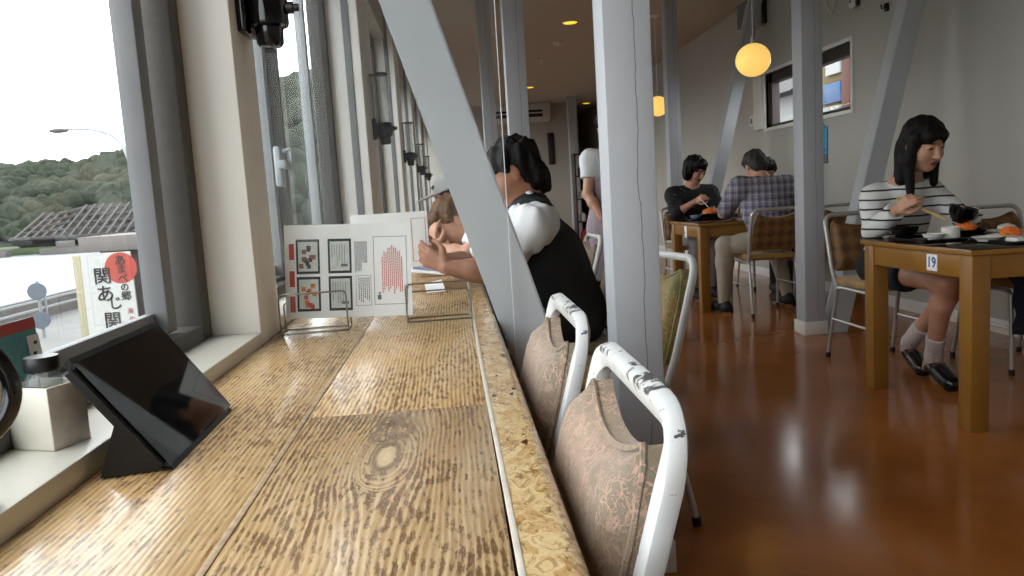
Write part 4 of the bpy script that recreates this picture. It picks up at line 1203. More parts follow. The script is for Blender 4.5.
# --- woman in stripes at table 19 (faces the near side of the table, looking down to the right)
hR = rotm(math.radians(190), .36, .07)
W_ = Person('person', 'woman in a black and white striped top eating with chopsticks at table 19', base=(2.33, 3.98, 0), k=.90,
    pel=(2.345, 3.99, .575), chest=(2.315, 3.86, .82), sL=(2.465, 3.80, .935), sR=(2.135, 3.80, .930), eL=(2.515, 3.62, .79), eR=(2.085, 3.70, .765), wL=(2.405, 3.415, .835), wR=(2.105, 3.515, .875),
    head=(2.285, 3.60, 1.172), hR=hR, hipL=(2.43, 3.95, .545), hipR=(2.25, 3.95, .545), kL=(2.42, 3.50, .53), kR=(2.29, 3.44, .525), aL=(2.425, 3.94, .13), aR=(2.365, 3.64, .12), tL=(2.365, 3.73, .03), tR=(2.315, 3.42, .03))
hands = [hand_prims((2.105, 3.515, .875), (.10, -.75, .45), (.85, .25, -.1), -1, (.55, .6, .9, 1.1), .9, .92),
         hand_prims((2.405, 3.415, .835), (-.80, -.5, .02), (-.35, .5, .75), 1, (.35, .4, .4, .45), .4, .92)]
W_.body('skin', .0048, True, hands, heads=1.05)
bowlc = V((2.318, 3.365, .838))
top = W_.torso()+W_.upper('L', r=1.10)+W_.upper('R', r=1.10)+W_.fore('L', 0, .93, 1.18, True)+W_.fore('R', 0, .90, 1.18, True)
m_ = (W_.J['sL']+W_.J['sR'])/2
top = [p for p in top]+[Cap(lerp(W_.J['sL'], m_, .3), lerp(W_.J['sR'], m_, .3), .05, .05, .05), Cap(m_+A(0, 0, .0), m_+A(-.005, -.05, .035), .078, .070, .04)]
W_.cloth('top', top, 'stripe', .007, .008)
W_.cloth('skirt', [Ell(W_.J['pel'], A(.165, .13, .12), W_.R, .05)]+[Cap(W_.J['hip'+q], lerp(W_.J['hip'+q], W_.J['k'+q], .50), .088, .083, .05, (lerp(W_.J['hip'+q], W_.J['k'+q], .50), (W_.J['k'+q]-W_.J['hip'+q])/np.linalg.norm(W_.J['k'+q]-W_.J['hip'+q]))) for q in 'LR'], 'skirt', .008, .008)
L = W_.L
hp = [Ell(L(0, -.018, .050), A(.090, .104, .088), hR, .02), Ell(L(0, -.060, -.03), A(.086, .060, .11), hR, .03), Ell(L(0, .066, .062), A(.066, .034, .036), hR, .02),
      Cap(L(.076, .020, .05), L(.082, .022, -.06), .026, .024, .02), Cap(L(.082, .022, -.06), L(.080, .070, -.195), .026, .018, .02), Cap(L(-.076, .010, .05), L(-.084, -.010, -.06), .024, .026, .02),
      Cap(L(-.084, -.010, -.06), L(-.084, .02, -.185), .028, .020, .02), Cap(L(0, -.085, -.04), L(.0, -.075, -.165), .062, .055, .03), Cap(L(.06, -.04, -.05), L(.075, -.01, -.16), .04, .03, .03), Cap(L(-.06, -.05, -.05), L(-.075, -.045, -.16), .04, .03, .03),
      Ell(L(0.006, .094, -.030), A(.052, .055, .084), hR, .010, True)]
add_hair(W_, hp, 'hair', .005, .003)
for q in 'LR':
    W_.cloth('sock', [Cap(W_.J['a'+q], lerp(W_.J['a'+q], W_.J['k'+q], .27), .037, .044, .02, (lerp(W_.J['a'+q], W_.J['k'+q], .27), (W_.J['k'+q]-W_.J['a'+q])/np.linalg.norm(W_.J['k'+q]-W_.J['a'+q])))]+W_.foot(q)[:1], 'sock', .006, .004)
    W_.shoe(q, 'loafer', .006, .006, 'rubber', True)
ch = thing('chopsticks', 'pair of wooden chopsticks held by the woman in stripes', 'chopsticks', (2.13, 3.44, .90))
for dz, dx in ((.0, 0), (.010, .008)):
    bm = new_bm(); tube(bm, [(2.085+dx, 3.50, .925+dz), (2.265+dx*.3, 3.395, .818+dz*.3)], [.0048, .0026], 8); obj('stick', bm, 'chop', ch, world=True)
bm = new_bm(); lathe(bm, bowl_prof(.062, .075, .005), (0, 0, -.035), 32, Matrix.Translation(bowlc) @ Matrix.Rotation(.22, 4, 'Y') @ Matrix.Rotation(.2, 4, 'X'))
tag(obj('soup_bowl', bm, 'lacquer'), 'black soup bowl lifted in the left hand of the woman in stripes', 'bowl')

# --- man in the black vest at the window counter (faces the window, -x)
hR = rotm(math.radians(90-4), .42, .0)
VM = Person('person', 'dark haired man in black vest and white shirt leaning on the counter', base=(.42, 2.96, 0), k=1.0,
    pel=(.43, 2.97, .57), chest=(.345, 2.95, .80), sL=(.285, 2.765, .945), sR=(.285, 3.13, .945), eL=(.105, 2.72, .788), eR=(.06, 3.10, .788), wL=(-.035, 2.72, .812), wR=(-.07, 2.96, .825),
    head=(.238, 2.93, 1.135), hR=hR, hipL=(.42, 2.88, .555), hipR=(.42, 3.06, .555), kL=(.0, 2.86, .56), kR=(.0, 3.08, .56), aL=(.10, 2.86, .10), aR=(.10, 3.08, .10), tL=(-.06, 2.86, .035), tR=(-.06, 3.08, .035))
hands = [hand_prims((-.035, 2.72, .812), (-.80, .30, .50), (.25, .95, .1), -1, (.35, .45, .5, .55), .3, 1.0),
         hand_prims((-.07, 2.96, .825), (-.8, -.3, .5), (.2, -.95, .1), 1, (.3, .4, .5, .55), .3, 1.0)]
VM.body('skin2', .0055, False, hands)
VM.cloth('shirt', VM.torso(.97)+VM.upper('L', 0, .90, 1.12, True)+VM.upper('L', .45, .90, 1.35, True)+VM.upper('R', 0, .90, 1.2, True)+[Cap(VM.J['sL'], VM.J['sR'], .062, .062, .05), VM.neck()[1], VM.neck()[2]], 'shirtw', .006, .010, .011)
m_ = (VM.J['sL']+VM.J['sR'])/2; nb = VM.J['head']+hR@A(0, -.03, -.06); nd = (nb-m_)/np.linalg.norm(nb-m_)
VM.cloth('collar', [Cap(m_+nd*.01, m_+nd*.07, .068, .064, .01, (m_+nd*.07, nd))], 'shirtw', .005, .003, .001)
VT = VM.torso(1.03)
VM.cloth('vest', [Ell(VT[0].c, VT[0].r, VT[0].R, .05), Ell(VT[1].c, VT[1].r, VT[1].R, .06), Ell(VT[2].c+A(.01, 0, -.01), VT[2].r*A(.95, 1.05, 1), VT[2].R, .05), Cap(lerp(VM.J['sL'], VM.J['sR'], .13)+A(.012, 0, .004), lerp(VM.J['sL'], VM.J['sR'], .87)+A(.012, 0, .004), .070, .070, .05)]+VM.neck()[1:], 'vest', .007, .018)
add_hair(VM, hair_short(VM.J['head'], hR, 1.02, .035)+[Cap(VM.L(0, -.09, -.06), VM.L(0, -.085, -.10), .03, .022, .03)], 'hair', .005, .007)
VM.cloth('trousers', [Ell(VM.J['pel'], A(.17, .135, .12), VM.R, .05)]+VM.leg('L', 1.05)+VM.leg('R', 1.05), 'darktr', .009, .012)
for q in 'LR': VM.shoe(q, 'sneaker', .008)
# --- diner farther along the counter, head bowed over folded arms, and one with a white cap
def diner(label, y, headpos, hR, base, hairm, top, lean, k=.92):
    p = Person('person', label, base=base, k=k, pel=(.40, y, .57), chest=(.30-lean, y, .79), sL=(.22-lean, y-.17, .90), sR=(.22-lean, y+.17, .90), eL=(.05, y-.20, .79), eR=(.05, y+.18, .79),
        wL=(-.10, y-.06, .83), wR=(-.10, y+.05, .80), head=headpos, hR=hR, hipL=(.40, y-.09, .55), hipR=(.40, y+.09, .55), kL=(.0, y-.10, .55), kR=(.0, y+.10, .55), aL=(.10, y-.1, .10), aR=(.10, y+.1, .10), tL=(-.05, y-.1, .035), tR=(-.05, y+.1, .035))
    hands = [hand_prims(p.J['wL'], p.J['head']-p.J['wL']+A(-.10, -.06, .02), (.8, .4, 0), -1, (.3, .3, .35, .4), .3, .95), hand_prims(p.J['wR'], (-.6, -.7, .05), (0, 0, -1), 1, (.3, .4, .4, .5), .3, .95)]
    p.body('skin', .007, False, hands)
    p.cloth('top', p.torso(1.0)+p.upper('L', 0, .7, 1.2, True)+p.upper('R', 0, .7, 1.2, True), top, .010, .012)
    p.cloth('trousers', [Ell(p.J['pel'], A(.165, .13, .12), p.R, .05)]+p.leg('L', 1.05)+p.leg('R', 1.05), 'darktr', .012, .012)
    for q in 'LR': p.shoe(q, 'sneaker', .010)
    return p
hR = rotm(math.radians(90+15), .75, .1)
D1 = diner('brown haired diner bowed low over the counter, hand at the brow, behind the vest man', 3.75, (.0, 3.72, .945), hR, (.40, 3.75, 0), 'hairbrown', 'shirtw', .09)
add_hair(D1, hair_short(D1.J['head'], hR, 1.0, .03)+[Cap(D1.L(0, -.10, .02), D1.L(0, -.13, -.02), .035, .03, .02)], 'hairbrown', .006, .004)
hR = rotm(math.radians(90), .35, 0)
D2 = diner('diner with a white cap farther along the counter', 4.60, (-.01, 4.57, 1.065), hR, (.40, 4.60, 0), 'hair', 'darktr', .03)
add_hair(D2, hair_short(D2.J['head'], hR, .97, .02), 'hair', .008, .003)
vs, f = sdf_mesh([Ell(D2.L(0, -.012, .055), A(.092, .106, .085), hR, .01, clip=(D2.L(0, 0, .045), -(hR@A(0, 0, 1)))), Ell(D2.L(0, .12, .052), A(.075, .075, .009), hR, .012)], .006)
smooth_mesh('cap', vs, f, 'shirtw', D2.t)
for y, lb, r in ((3.75, 'dark counter chair under the bowed brown haired diner', -PI/2), (4.60, 'counter chair under the diner with the white cap', -PI/2)):
    chair(lb, loc=(.40, y, 0), rotz=r, front='brocade', back='brocade', seat='brocade')
mg = thing('magazine', 'open blue and white magazine on the counter between the vest man and the bowed diner', 'magazine', (-.02, 3.28, ZC))
for sgn in (-1, 1):
    bm = new_bm(); rect_slab(bm, V((-.02+sgn*.095, 3.28, ZC+.030)), (1, 0, .16*-sgn*-1), (0, 1, .12), .19, .25, .003); pg = obj('page', bm, 'paper', mg, world=True)
    bm = new_bm(); rect_slab(bm, V((-.02+sgn*.095, 3.28, ZC+.0325)), (1, 0, .16*sgn), (0, 1, .12), .14, .16, .001); obj('picture', bm, 'blueplate', pg, world=True)

# --- man in plaid shirt, back to us, at the far table
hR = rotm(math.radians(8), .62, -.05)
PM = Person('person', 'grey haired man in a plaid shirt seen from behind at the far table', base=(2.510, 5.95, 0), k=1.0,
    pel=(2.505, 5.93, .58), chest=(2.490, 5.99, .84), sL=(2.280, 6.01, 1.00), sR=(2.680, 6.01, .985), eL=(2.210, 6.19, .80), eR=(2.770, 6.19, .80), wL=(2.350, 6.36, .79), wR=(2.590, 6.38, .79),
    head=(2.455, 6.11, 1.165), hR=hR, hipL=(2.410, 5.95, .56), hipR=(2.600, 5.95, .56), kL=(2.155, 6.02, .55), kR=(2.690, 6.33, .55), aL=(2.150, 6.06, .10), aR=(2.750, 6.22, .10), tL=(2.110, 6.24, .035), tR=(2.730, 6.40, .035))
hands = [hand_prims(PM.J['wL'], (.4, .8, -.05), (0, 0, -1), 1, (.4, .4, .5, .5), .3), hand_prims(PM.J['wR'], (-.3, .9, -.05), (0, 0, -1), -1, (.4, .4, .5, .5), .3)]
PM.body('skin', .008, False, hands)
PM.cloth('plaid_shirt', PM.torso(1.05)+PM.upper('L', 0, .95, 1.35, True)+PM.upper('R', 0, .95, 1.35, True)+[Cap(PM.J['sL'], PM.J['sR'], .066, .066, .06)], 'plaid', .009, .014)
m_ = (PM.J['sL']+PM.J['sR'])/2; nb = PM.J['head']+hR@A(0, -.03, -.06); nd = (nb-m_)/np.linalg.norm(nb-m_)
PM.cloth('collar', [Cap(m_+nd*.02, m_+nd*.075, .066, .064, .01, (m_+nd*.075, nd))], 'plaid', .006, .004)
add_hair(PM, hair_short(PM.J['head'], hR, 1.03, .02), 'hairgrey', .007, .004)
PM.cloth('trousers', [Ell(PM.J['pel'], A(.175, .14, .12), PM.R, .05)]+PM.leg('L', 1.1)+PM.leg('R', 1.1), 'trouser', .009, .012)
for q in 'LR': PM.shoe(q, 'sneaker', .008, .008, 'sole')

# --- woman in dark printed blouse facing us at the far table
hR = rotm(math.radians(180+28), .45, .08)
BW = Person('person', 'woman with short wavy black hair and dark printed blouse eating at the far table', base=(2.29, 7.36, 0), k=.86,
    pel=(2.29, 7.38, .57), chest=(2.285, 7.30, .82), sL=(2.465, 7.27, .96), sR=(2.115, 7.27, .96), eL=(2.52, 7.08, .78), eR=(2.07, 7.08, .79), wL=(2.40, 6.90, .80), wR=(2.235, 6.97, .90),
    head=(2.305, 7.18, 1.175), hR=hR, hipL=(2.38, 7.34, .55), hipR=(2.20, 7.34, .55), kL=(2.38, 6.92, .55), kR=(2.20, 6.90, .55), aL=(2.37, 6.99, .10), aR=(2.20, 6.97, .10), tL=(2.37, 6.83, .035), tR=(2.19, 6.80, .035))
hands = [hand_prims(BW.J['wR'], (.35, -.7, .3), (.7, .4, -.2), -1, (.6, .7, .9, 1), .8, .95), hand_prims(BW.J['wL'], (-.5, -.8, .0), (-.4, .2, .6), 1, (.4, .5, .5, .6), .4, .95)]
BW.body('skin', .007, False, hands)
BW.cloth('blouse', BW.torso(1.03)+BW.upper('L', 0, 1, 1.35)+BW.upper('R', 0, 1, 1.35)+BW.fore('L', 0, .4, 1.3, True)+BW.fore('R', 0, .3, 1.3, True)+[Cap(BW.J['sL'], BW.J['sR'], .062, .062, .06)], 'darkprint', .009, .014)
hp = hair_short(BW.J['head'], hR, 1.14, .03)+[Ell(BW.L(s_*.085, -.01, -.01), A(.04, .05, .075), hR, .02) for s_ in (-1, 1)]+[Ell(BW.L(0, .088, -.03), A(.056, .05, .075), hR, .012, True)]
add_hair(BW, hp, 'hair', .006, .007)
BW.cloth('trousers', [Ell(BW.J['pel'], A(.17, .135, .12), BW.R, .05)]+BW.leg('L', 1.08)+BW.leg('R', 1.08), 'greytr', .010, .012)
for q in 'LR': BW.shoe(q, 'sneaker', .009, .008, 'sole')
ch = thing('spoon', 'pale spoon held by the woman in the dark blouse', 'spoon', (2.27, 6.88, .90))
bm = new_bm(); tube(bm, [(2.245, 6.90, .93), (2.29, 6.80, .845)], .004, 8); obj('handle', bm, 'plate', ch, world=True)
bm = new_bm(); sphere(bm, (2.297, 6.785, .832), (.02, .028, .008), 2); obj('spoon_bowl', bm, 'plate', ch, world=True)
# second diner across from the man in plaid: only dark hair and a shoulder show past him
hR = rotm(math.radians(180), .45, 0)
HD = Person('person', 'person with dark hair facing us behind the man in plaid', base=(2.970, 7.38, 0), k=.92,
    pel=(3.070, 7.38, .57), chest=(3.070, 7.30, .80), sL=(3.230, 7.27, .93), sR=(2.910, 7.27, .93), eL=(3.280, 7.08, .78), eR=(2.900, 7.08, .78), wL=(3.170, 6.92, .79), wR=(3.010, 6.93, .79),
    head=(2.980, 7.16, 1.125), hR=hR, hipL=(3.160, 7.34, .55), hipR=(2.980, 7.34, .55), kL=(3.160, 6.95, .55), kR=(2.980, 6.95, .55), aL=(3.160, 7.0, .10), aR=(2.980, 7.0, .10), tL=(3.160, 6.85, .035), tR=(2.980, 6.85, .035))
HD.body('skin', .010, False, [hand_prims(HD.J['wL'], (-.4, -.8, 0), (0, 0, -1), 1), hand_prims(HD.J['wR'], (.3, -.8, 0), (0, 0, -1), -1)])
HD.cloth('top', HD.torso(1.03)+HD.upper('L', r=1.3)+HD.upper('R', r=1.3)+[Cap(HD.J['sL'], HD.J['sR'], .06, .06, .05)], 'darktr', .012, .012)
add_hair(HD, hair_short(HD.J['head'], hR, 1.08, .04), 'hair', .008, .006)
HD.cloth('trousers', [Ell(HD.J['pel'], A(.165, .13, .12), HD.R, .05)]+HD.leg('L', 1.05)+HD.leg('R', 1.05), 'darktr', .012, .012)
for q in 'LR': HD.shoe(q, 'sneaker', .010)
chair('chair under the dark haired person facing us behind the man in plaid', loc=(3.07, 7.43, 0), frame='chrome', front='diamond')

# --- waitress standing in the aisle, half hidden by the cracked post
hR = rotm(math.radians(180-25), .25, 0)
WT = Person('person', 'waitress in white t-shirt and long mauve apron standing in the aisle', base=(1.070, 5.25, 0), k=.88,
    pel=(1.100, 5.27, .86), chest=(1.100, 5.27, 1.09), sL=(1.245, 5.27, 1.255), sR=(0.960, 5.25, 1.255), eL=(1.295, 5.24, 1.02), eR=(0.920, 5.20, 1.03), wL=(1.175, 5.06, .87), wR=(0.987, 5.05, .86),
    head=(1.090, 5.22, 1.47), hR=hR, hipL=(1.175, 5.27, .82), hipR=(1.025, 5.27, .82), kL=(1.175, 5.25, .45), kR=(1.025, 5.25, .45), aL=(1.175, 5.29, .09), aR=(1.025, 5.29, .09), tL=(1.185, 5.13, .03), tR=(1.015, 5.13, .03))
hands = [hand_prims(WT.J['wR'], (.35, -.3, -.6), (.8, .3, .2), -1, (.5, .6, .7, .8), .5, .92), hand_prims(WT.J['wL'], (-.5, -.3, -.5), (-.7, .3, .2), 1, (.5, .6, .7, .8), .5, .92)]
WT.body('skin', .006, True, hands)
WT.cloth('t_shirt', WT.torso(1.0)[1:]+WT.upper('L', 0, .55, 1.35, True)+WT.upper('R', 0, .55, 1.35, True)+[Cap(WT.J['sL'], WT.J['sR'], .056, .056, .05)], 'shirtw', .007, .010)
WT.cloth('apron_dress', [Ell((1.100, 5.26, 1.10), A(.125, .115, .13), None, .05), Cap((1.100, 5.27, 1.04), (1.100, 5.27, .80), .125, .165, .05), Cap((1.100, 5.27, .80), (1.100, 5.27, .44), .165, .20, .05, (A(0, 0, .44), A(0, 0, -1)))], 'mauve', .009, .012)
WT.cloth('leggings', WT.leg('L', 1.02)+WT.leg('R', 1.02), 'darktr', .009, .006)
add_hair(WT, hair_short(WT.J['head'], hR, 1.03, .02)+[Ell(WT.L(0, -.12, .03), A(.045, .045, .045), hR, .02)], 'hair', .007, .003)
for q in 'LR': WT.shoe(q, 'sneaker', .008)

# ------------------------------------------------------------------ outside: quay, bay, wooded hills
GZ = -1.5
MT['tarmac'] = plain('tarmac', '5c5c5b', .9, var=.1, vscale=.8)
MT['concrete'] = plain('concrete', '4e4a47', .9, var=.12, vscale=.6)
MT['galv'] = plain('galvanised', '8f9296', .5, .3)
MT['roadwhite'] = plain('painted_steel', '707376', .5)
MT['shedwall'] = plain('shed_wall', '4c4744', .85, var=.1, vscale=1.5)
MT['shedtop'] = plain('shed_fascia', '5f5a57', .8, var=.06)
MT['signwhite'] = plain('sign_white', '9fa09d', .7)
MT['signred'] = plain('sign_red', '8c2f24', .7)
MT['signink'] = plain('sign_ink', '0a0a0a', .7)
MT['shore'] = plain('shore_grass', '2d3a1b', .9, var=.4, vscale=.15)
def sea_mat():
    g = G('bay_water'); g.set(col=lin('7d878b'), rough=.25, spec=.8)
    g.bump(g.noise(g.map(g.tc(), (.3, 1, 1)), 1.5, 3), .2, .05); return g.m
MT['sea'] = sea_mat()
def tile_mat():
    g = G('roof_tiles'); x, y, z = g.sep(g.tc())
    a = g.math('ABSOLUTE', g.math('SINE', g.math('MULTIPLY', x, PI/.55))); b = g.math('FRACT', g.math('MULTIPLY', y, 1/.7))
    m = g.math('MULTIPLY', g.ramp(a, .05, .4), g.ramp(b, .05, .3))
    g.set(col=g.mix(m, lin('0e0e0e'), lin('262627')), rough=.7); return g.m
MT['tiles'] = tile_mat()
def leaf_mat(name, a, b, c):
    g = G(name); v = g.tc()
    f = g.noise(v, .7, 6, .75); f2 = g.noise(v, .035, 3)
    col = g.mix(g.ramp(f, .35, .65), lin(a), lin(b)); col = g.mix(g.math('MULTIPLY', g.ramp(f2, .45, .65), .6), col, lin(c))
    g.set(col=col, rough=.95, spec=.1); g.bump(f, 1.0, .6); return g.m
MT['forest'] = leaf_mat('forest_leaves', '21271f', '3b4237', '4a4a40')

bm = new_bm(); box(bm, -11.5, -.95, -30, 60, GZ-.2, GZ); struct('ground', bm, 'tarmac')
bm = new_bm(); box(bm, -300, -11.5, -80, 400, GZ-1.6, GZ-1.5); struct('sea', bm, 'sea')
bm = new_bm(); box(bm, XR+.4, 60, -20, 60, GZ-.2, GZ); struct('yard', bm, 'tarmac')
# quay wall along the road and a rail
qw = thing('quay_wall', 'low dark concrete quay wall between road and water', 'wall', (-11.6, 15, GZ-1.5))
bm = new_bm(); box(bm, -11.85, -11.45, -10, 60, GZ-1.5, GZ+.55, .03); obj('wall_body', bm, 'concrete', qw, world=True)
bm = new_bm(); box(bm, -11.9, -11.4, -10, 60, GZ+.552, GZ+.62, .02); obj('coping', bm, 'galv', qw, world=True)
gr = thing('guard_rail', 'pale steel guard rail standing along the road before the quay wall', 'rail', (-11.1, 15, GZ))
bm = new_bm()
for z in (.30, .52): box(bm, -11.13, -11.10, 2, 40, GZ+z, GZ+z+.07, .01)
obj('rail_beam', bm, 'roadwhite', gr, world=True)
for i in range(16):
    bm = new_bm(); tube(bm, [(-11.08, 3+2.3*i, GZ), (-11.08, 3+2.3*i, GZ+.64)], .03, 10); obj('rail_post', bm, 'roadwhite', gr, world=True)
# wooded hills: terrain and tree crowns
def ridge(x): return float(np.interp(x, [-260, -200, -137, -113, -95, -70, -48, 0, 60, 140], [14, 18, 22.5, 23.3, 27, 38, 47, 50, 46, 36]))
def hz(x, y):
    R_ = ridge(x*250/max(y, 120)); t = min(1, max(0, (y-126)/130)); base = GZ-1.0
    return base+(R_-base-5.5)*t**.8+2.0*mnoise.noise(V((x*.03, y*.03, 0)))*t
bm = new_bm(); nx, ny = 90, 40
g_ = [[bm.verts.new((-330+420*i/nx, 118+190*j/ny, hz(-330+420*i/nx, 118+190*j/ny)-.6)) for j in range(ny+1)] for i in range(nx+1)]
for i in range(nx):
    for j in range(ny): bm.faces.new((g_[i][j], g_[i+1][j], g_[i+1][j+1], g_[i][j+1]))
struct('hills', bm, 'forest')
rg = random.Random(11)
ico = bmesh.new(); bmesh.ops.create_icosphere(ico, subdivisions=2, radius=1); IV = np.array([v.co[:] for v in ico.verts]); IF = np.array([[v.index for v in f.verts] for f in ico.faces]); ico.free()
VS, FS = [], []
cnt = 0
for k in range(4200):
    x = -300+350*rg.random(); y = 128+140*rg.random()**.9
    az = x/y
    if az < -.78 or az > .05: continue
    r = 1.3+1.9*rg.random(); z = hz(x, y)+r*.25
    n_ = np.array([1+.35*mnoise.noise(V(v)*1.9+V((k, 0, 0))) for v in IV])[:, None]
    VS.append(IV*n_*np.array([r, r, r*(.8+.5*rg.random())])+np.array([x, y, z])); FS.append(IF+cnt*len(IV)); cnt += 1
VS = np.concatenate(VS); FS = np.concatenate(FS)
me = bpy.data.meshes.new('forest'); me.from_pydata(VS.tolist(), [], FS.tolist()); me.materials.append(MT['forest'])
me.shade_smooth()
fo = bpy.data.objects.new('forest', me); COL.objects.link(fo); tag(fo, 'dark green trees covering the hills across the bay', 'forest', kind='stuff')
bm = new_bm(); box(bm, -300, 60, 112, 124, GZ-1.55, GZ-.55, .2); struct('shore', bm, 'shore')
for x, l, lb in ((-62, 5, 'left small boat moored at the far shore'), (-52, 7, 'right small boat moored at the far shore')):
    t = thing('boat', lb, 'boat', (x, 108, GZ-1.5))
    bm = new_bm(); prism(bm, [(-l/2, 0), (l/2*.8, 0), (l/2, .9), (-l/2, .8)], 'y', -.8, .8, .1); obj('hull', bm, 'concrete', t)
    bm = new_bm(); box(bm, -l*.2, l*.1, -.5, .5, .8, 1.7, .08); obj('cabin', bm, 'concrete', t)
# stone-pitched slope with a dark grid at the foot of the hill
rs_ = thing('retaining_slope', 'dark gridded retaining slope at the foot of the hill beyond the sign', 'slope', (-53, 112, GZ))
bm = new_bm()
vs = [bm.verts.new(p) for p in ((-9, 0, .6), (8, 0, .2), (9, 9, 5.0), (-2, 9, 5.1), (-8, 9, 3.6))]
bm.faces.new(vs); ex = bmesh.ops.extrude_face_region(bm, geom=bm.faces[:]); bmesh.ops.translate(bm, vec=(0, 4, -1.5), verts=[v for v in ex['geom'] if isinstance(v, bmesh.types.BMVert)])
obj('slope_face', bm, plain('slope_stone', '242423', .9), rs_, smooth=False)
bm = new_bm()
for i in range(14):
    x = -8+1.25*i; tube(bm, [(x, -.1, .75), (x, 8.9, 5.05 if x > -2 else 4.2)], 0, rect=(.14, .16, .02))
for k in range(5):
    t = k/4.5; tube(bm, [(-8.6, 9*t-.1, .8+2.9*t), (-2.4, 9*t-.1, .78+4.2*t), (8.6, 9*t-.1, .6+4.4*t)], 0, rect=(.14, .16, .02))
obj('grid_beam', bm, plain('slope_beam', '3e3c39', .9), rs_)
# roadside shed with the painted sign
shd = thing('roadside_shed', 'low grey brown roadside shed with flat fascia behind the white sign', 'shed', (-4.95, 12.9, GZ))
bm = new_bm(); box(bm, -.55, 1.55, -.55, .9, 0, 2.08, .01); obj('walls', bm, 'shedwall', shd)
bm = new_bm(); box(bm, -.76, 1.6, -.74, 1.0, 2.085, 2.32, .01); obj('fascia', bm, 'shedtop', shd)
bm = new_bm(); box(bm, .62, .98, -.765, -.735, 2.088, 2.318, .005); obj('fascia_panel', bm, 'shedwall', shd)
sg = thing('painted_sign', 'white upright sign with red disc and black brush lettering, outside the window', 'sign', (-5.2, 11.95, GZ))
sx0, sx1, sz0, sz1 = -5.60, -4.875, GZ+.06, .575
bm = new_bm(); prism(bm, [(sx0-.02, sz0), (sx1+.02, sz0), (sx1, sz1), (sx0, sz1)], 'y', 11.93, 11.97, .004); obj('panel', bm, 'signwhite', sg, world=True)
bm = new_bm(); box(bm, sx0-.13, sx0-.01, 11.95, 12.25, sz0, sz1-.02, .004); obj('side_board', bm, plain('cream_side', '8d8770', .8), sg, world=True)
bm = new_bm(); lathe(bm, [(0, 0), (.235, 0), (.235, .004), (0, .004)], (0, 0, 0), 40, Matrix.Translation((-5.03, 11.930, .335)) @ Matrix.Rotation(PI/2, 4, 'X')); obj('red_disc', bm, 'signred', sg, world=True)
def sgt(body, x, z, size, mat='signink', off=.004, rot=0):
    M = Matrix.Translation((x, 11.922, z)) @ Matrix.Rotation(PI/2, 4, 'X') @ Matrix.Rotation(rot, 4, 'Z')
    text_obj('lettering', body, size, mat, M, sg, offset=off*size*3, extrude=.002)
for c, x, z, s in (('関', -5.31, .215, .27), ('あ', -5.30, -.055, .27), ('じ', -5.17, -.20, .22), ('関', -5.235, -.46, .26), ('さ', -5.22, -.75, .26), ('ば', -5.20, -1.02, .26)): sgt(c, x, z, s)
for i, (c, s) in enumerate((('あ', .17), ('ま', .15), ('べ', .15), ('の', .13), ('郷', .15))): sgt(c, -5.03+.008*i, .44-.135*i, s, off=.006)
for i, c in enumerate('海の幸'): sgt(c, -4.96+.012*i, -.33-.12*i, .095, 'signred', .001)
for i, c in enumerate('味'): sgt(c, -5.06, -.52, .08, 'signred', .001)
# round traffic sign, street lamp
rs = thing('round_road_sign', 'round road sign on a thin pole seen from behind, by the road', 'road sign', (-9.45, 18, GZ))
bm = new_bm(); tube(bm, [(0, 0, 0), (0, 0, 1.30)], .035, 10); obj('pole', bm, 'roadwhite', rs)
for z in (1.07, .41):
    bm = new_bm(); lathe(bm, [(0, 0), (.19, 0), (.195, .006), (.19, .012), (0, .012)], (0, 0, 0), 32, Matrix.Translation((.0, -.05, z)) @ Matrix.Rotation(.4, 4, 'Z') @ Matrix.Rotation(PI/2, 4, 'X')); obj('disc', bm, plain('sign_back', '4a525c', .6), rs)
sl = thing('street_lamp', 'tall grey street lamp with a long curved arm over the road', 'street lamp', (-9.9, 25, GZ))
bm = new_bm(); pts = fillet([(0, 0, 0), (.03, 0, 2.2), (.05, 0, 4.35), (-.25, 0, 5.1), (-.95, 0, 5.38), (-1.75, 0, 5.42)], [.6, .5, .5, .5], 8)
n_ = len(pts); tube(bm, pts, [.085-.05*i/n_ for i in range(n_)], 12); obj('pole', bm, 'galv', sl)
bm = new_bm(); sphere(bm, (-1.98, 0, 5.38), (.30, .13, .075), 3); obj('lamp_head', bm, 'concrete', sl)
# buildings outside the small window on the right
bl = thing('neighbour_building', 'ochre and white building with a blue band outside the small window', 'building', (8.0, 15.9, GZ))
for nm_, mt, a in (('wall', plain('ochre_wall', '54472a', .8), (0, 3, -.65, .85, 0, 7.0)), ('white_board', plain('ext_white', '939493', .7), (-.07, 0, -.62, -.02, 4.62, 5.6)), ('blue_band', plain('ext_blue', '1d456f', .6), (-.07, 0, -.62, .1, 4.05, 4.45)),
                   ('lower_wall', plain('ext_pale', '74756f', .8), (-.12, 0, -.66, .9, 1.2, 3.98)), ('brick_column', plain('brick', '43241b', .8), (-.10, 0, -1.05, -.74, 0, 7.0))):
    bm = new_bm(); box(bm, *a, .01); obj(nm_, bm, mt, bl)
br = thing('grey_house', 'pale house with dark eave outside the left pane of the small window', 'house', (8.2, 19.2, GZ))
bm = new_bm(); box(bm, 0, 4, -1.6, 2.6, 0, 4.55, .02); obj('walls', bm, plain('ext_grey', '7f8080', .8), br)
bm = new_bm(); prism(bm, [(-.4, 4.55), (4.4, 4.55), (2, 6.2)], 'y', -1.9, 2.9); obj('roof', bm, 'tiles', br)
SKY, EXPO = 5.5, 0.0

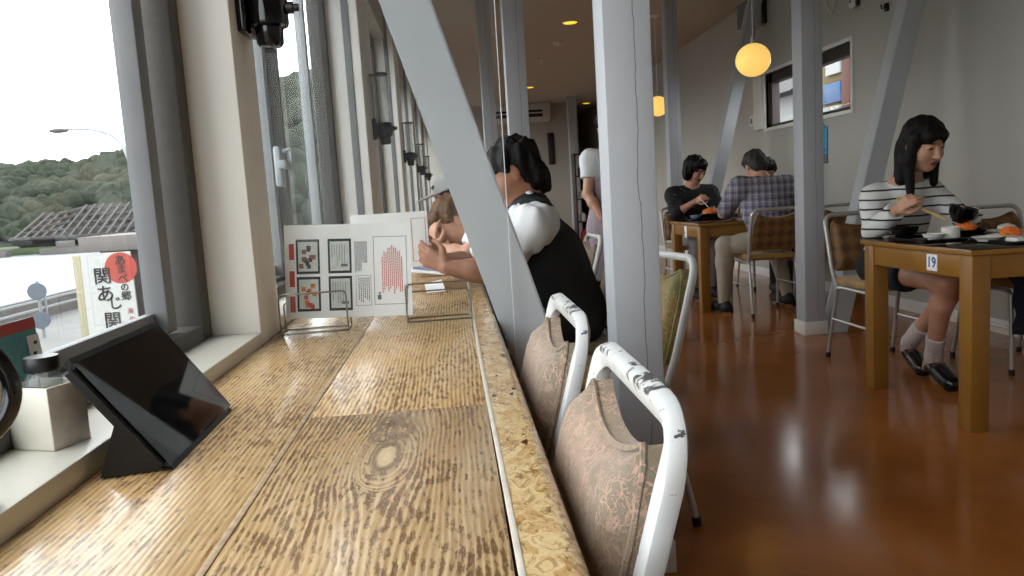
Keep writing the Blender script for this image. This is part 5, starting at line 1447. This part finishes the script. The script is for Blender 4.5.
# ------------------------------------------------------------------ daylight, camera, view
W = bpy.data.worlds.new('overcast'); S.world = W; W.use_nodes = True
bgn = W.node_tree.nodes['Background']; bgn.inputs[0].default_value = (.96, .985, 1.0, 1); bgn.inputs[1].default_value = SKY
def portal(name, loc, rot, sx, sy):
    l = bpy.data.lights.new(name, 'AREA'); l.shape = 'RECTANGLE'; l.size = sx; l.size_y = sy
    l.cycles.is_portal = True
    o = bpy.data.objects.new(name, l); COL.objects.link(o); o.location = loc; o.rotation_euler = rot; return o
for a, b in [(-2.3, 1.81)] + gaps: portal('window_daylight', (-.74, (a+b)/2, (ZS+ZT)/2), (0, -PI/2, 0), ZT-ZS, b-a)
portal('window_daylight', (XR+.16, (WY0+WY1)/2, (WZ0+WZ1)/2), (0, PI/2, 0), WZ1-WZ0, WY1-WY0)
def room_lamp(name, loc, power, r, col=(1, .78, .45)):
    l = bpy.data.lights.new(name, 'POINT'); l.energy = power; l.shadow_soft_size = r; l.color = col
    o = bpy.data.objects.new(name, l); COL.objects.link(o); o.location = loc; return o

cd_ = bpy.data.cameras.new('camera'); cam = bpy.data.objects.new('camera', cd_); COL.objects.link(cam); S.camera = cam
cd_.sensor_fit = 'HORIZONTAL'; cd_.sensor_width = 36; cd_.lens = 768*36/1024; cd_.clip_start = .02; cd_.clip_end = 2000
yaw, pit, rol = .0701, .1191, -.0612
fw = V((math.sin(yaw)*math.cos(pit), math.cos(yaw)*math.cos(pit), -math.sin(pit))); rt = V((math.cos(yaw), -math.sin(yaw), 0)); up_ = rt.cross(fw)
r2 = rt*math.cos(rol)+up_*math.sin(rol); u2 = -rt*math.sin(rol)+up_*math.cos(rol)
cam.matrix_world = Matrix(((r2.x, u2.x, -fw.x, 0), (r2.y, u2.y, -fw.y, 0), (r2.z, u2.z, -fw.z, 1.05), (0, 0, 0, 1)))
S.view_settings.view_transform = 'Standard'; S.view_settings.look = 'None'; S.view_settings.gamma = 1; S.view_settings.use_curve_mapping = False
S.view_settings.exposure = EXPO
S.cycles.use_denoising = True
S.cycles.max_bounces = 10; S.cycles.diffuse_bounces = 5; S.cycles.glossy_bounces = 4; S.cycles.transparent_max_bounces = 16
S.cycles.sample_clamp_indirect = 8
S.cycles.caustics_reflective = False; S.cycles.caustics_refractive = False
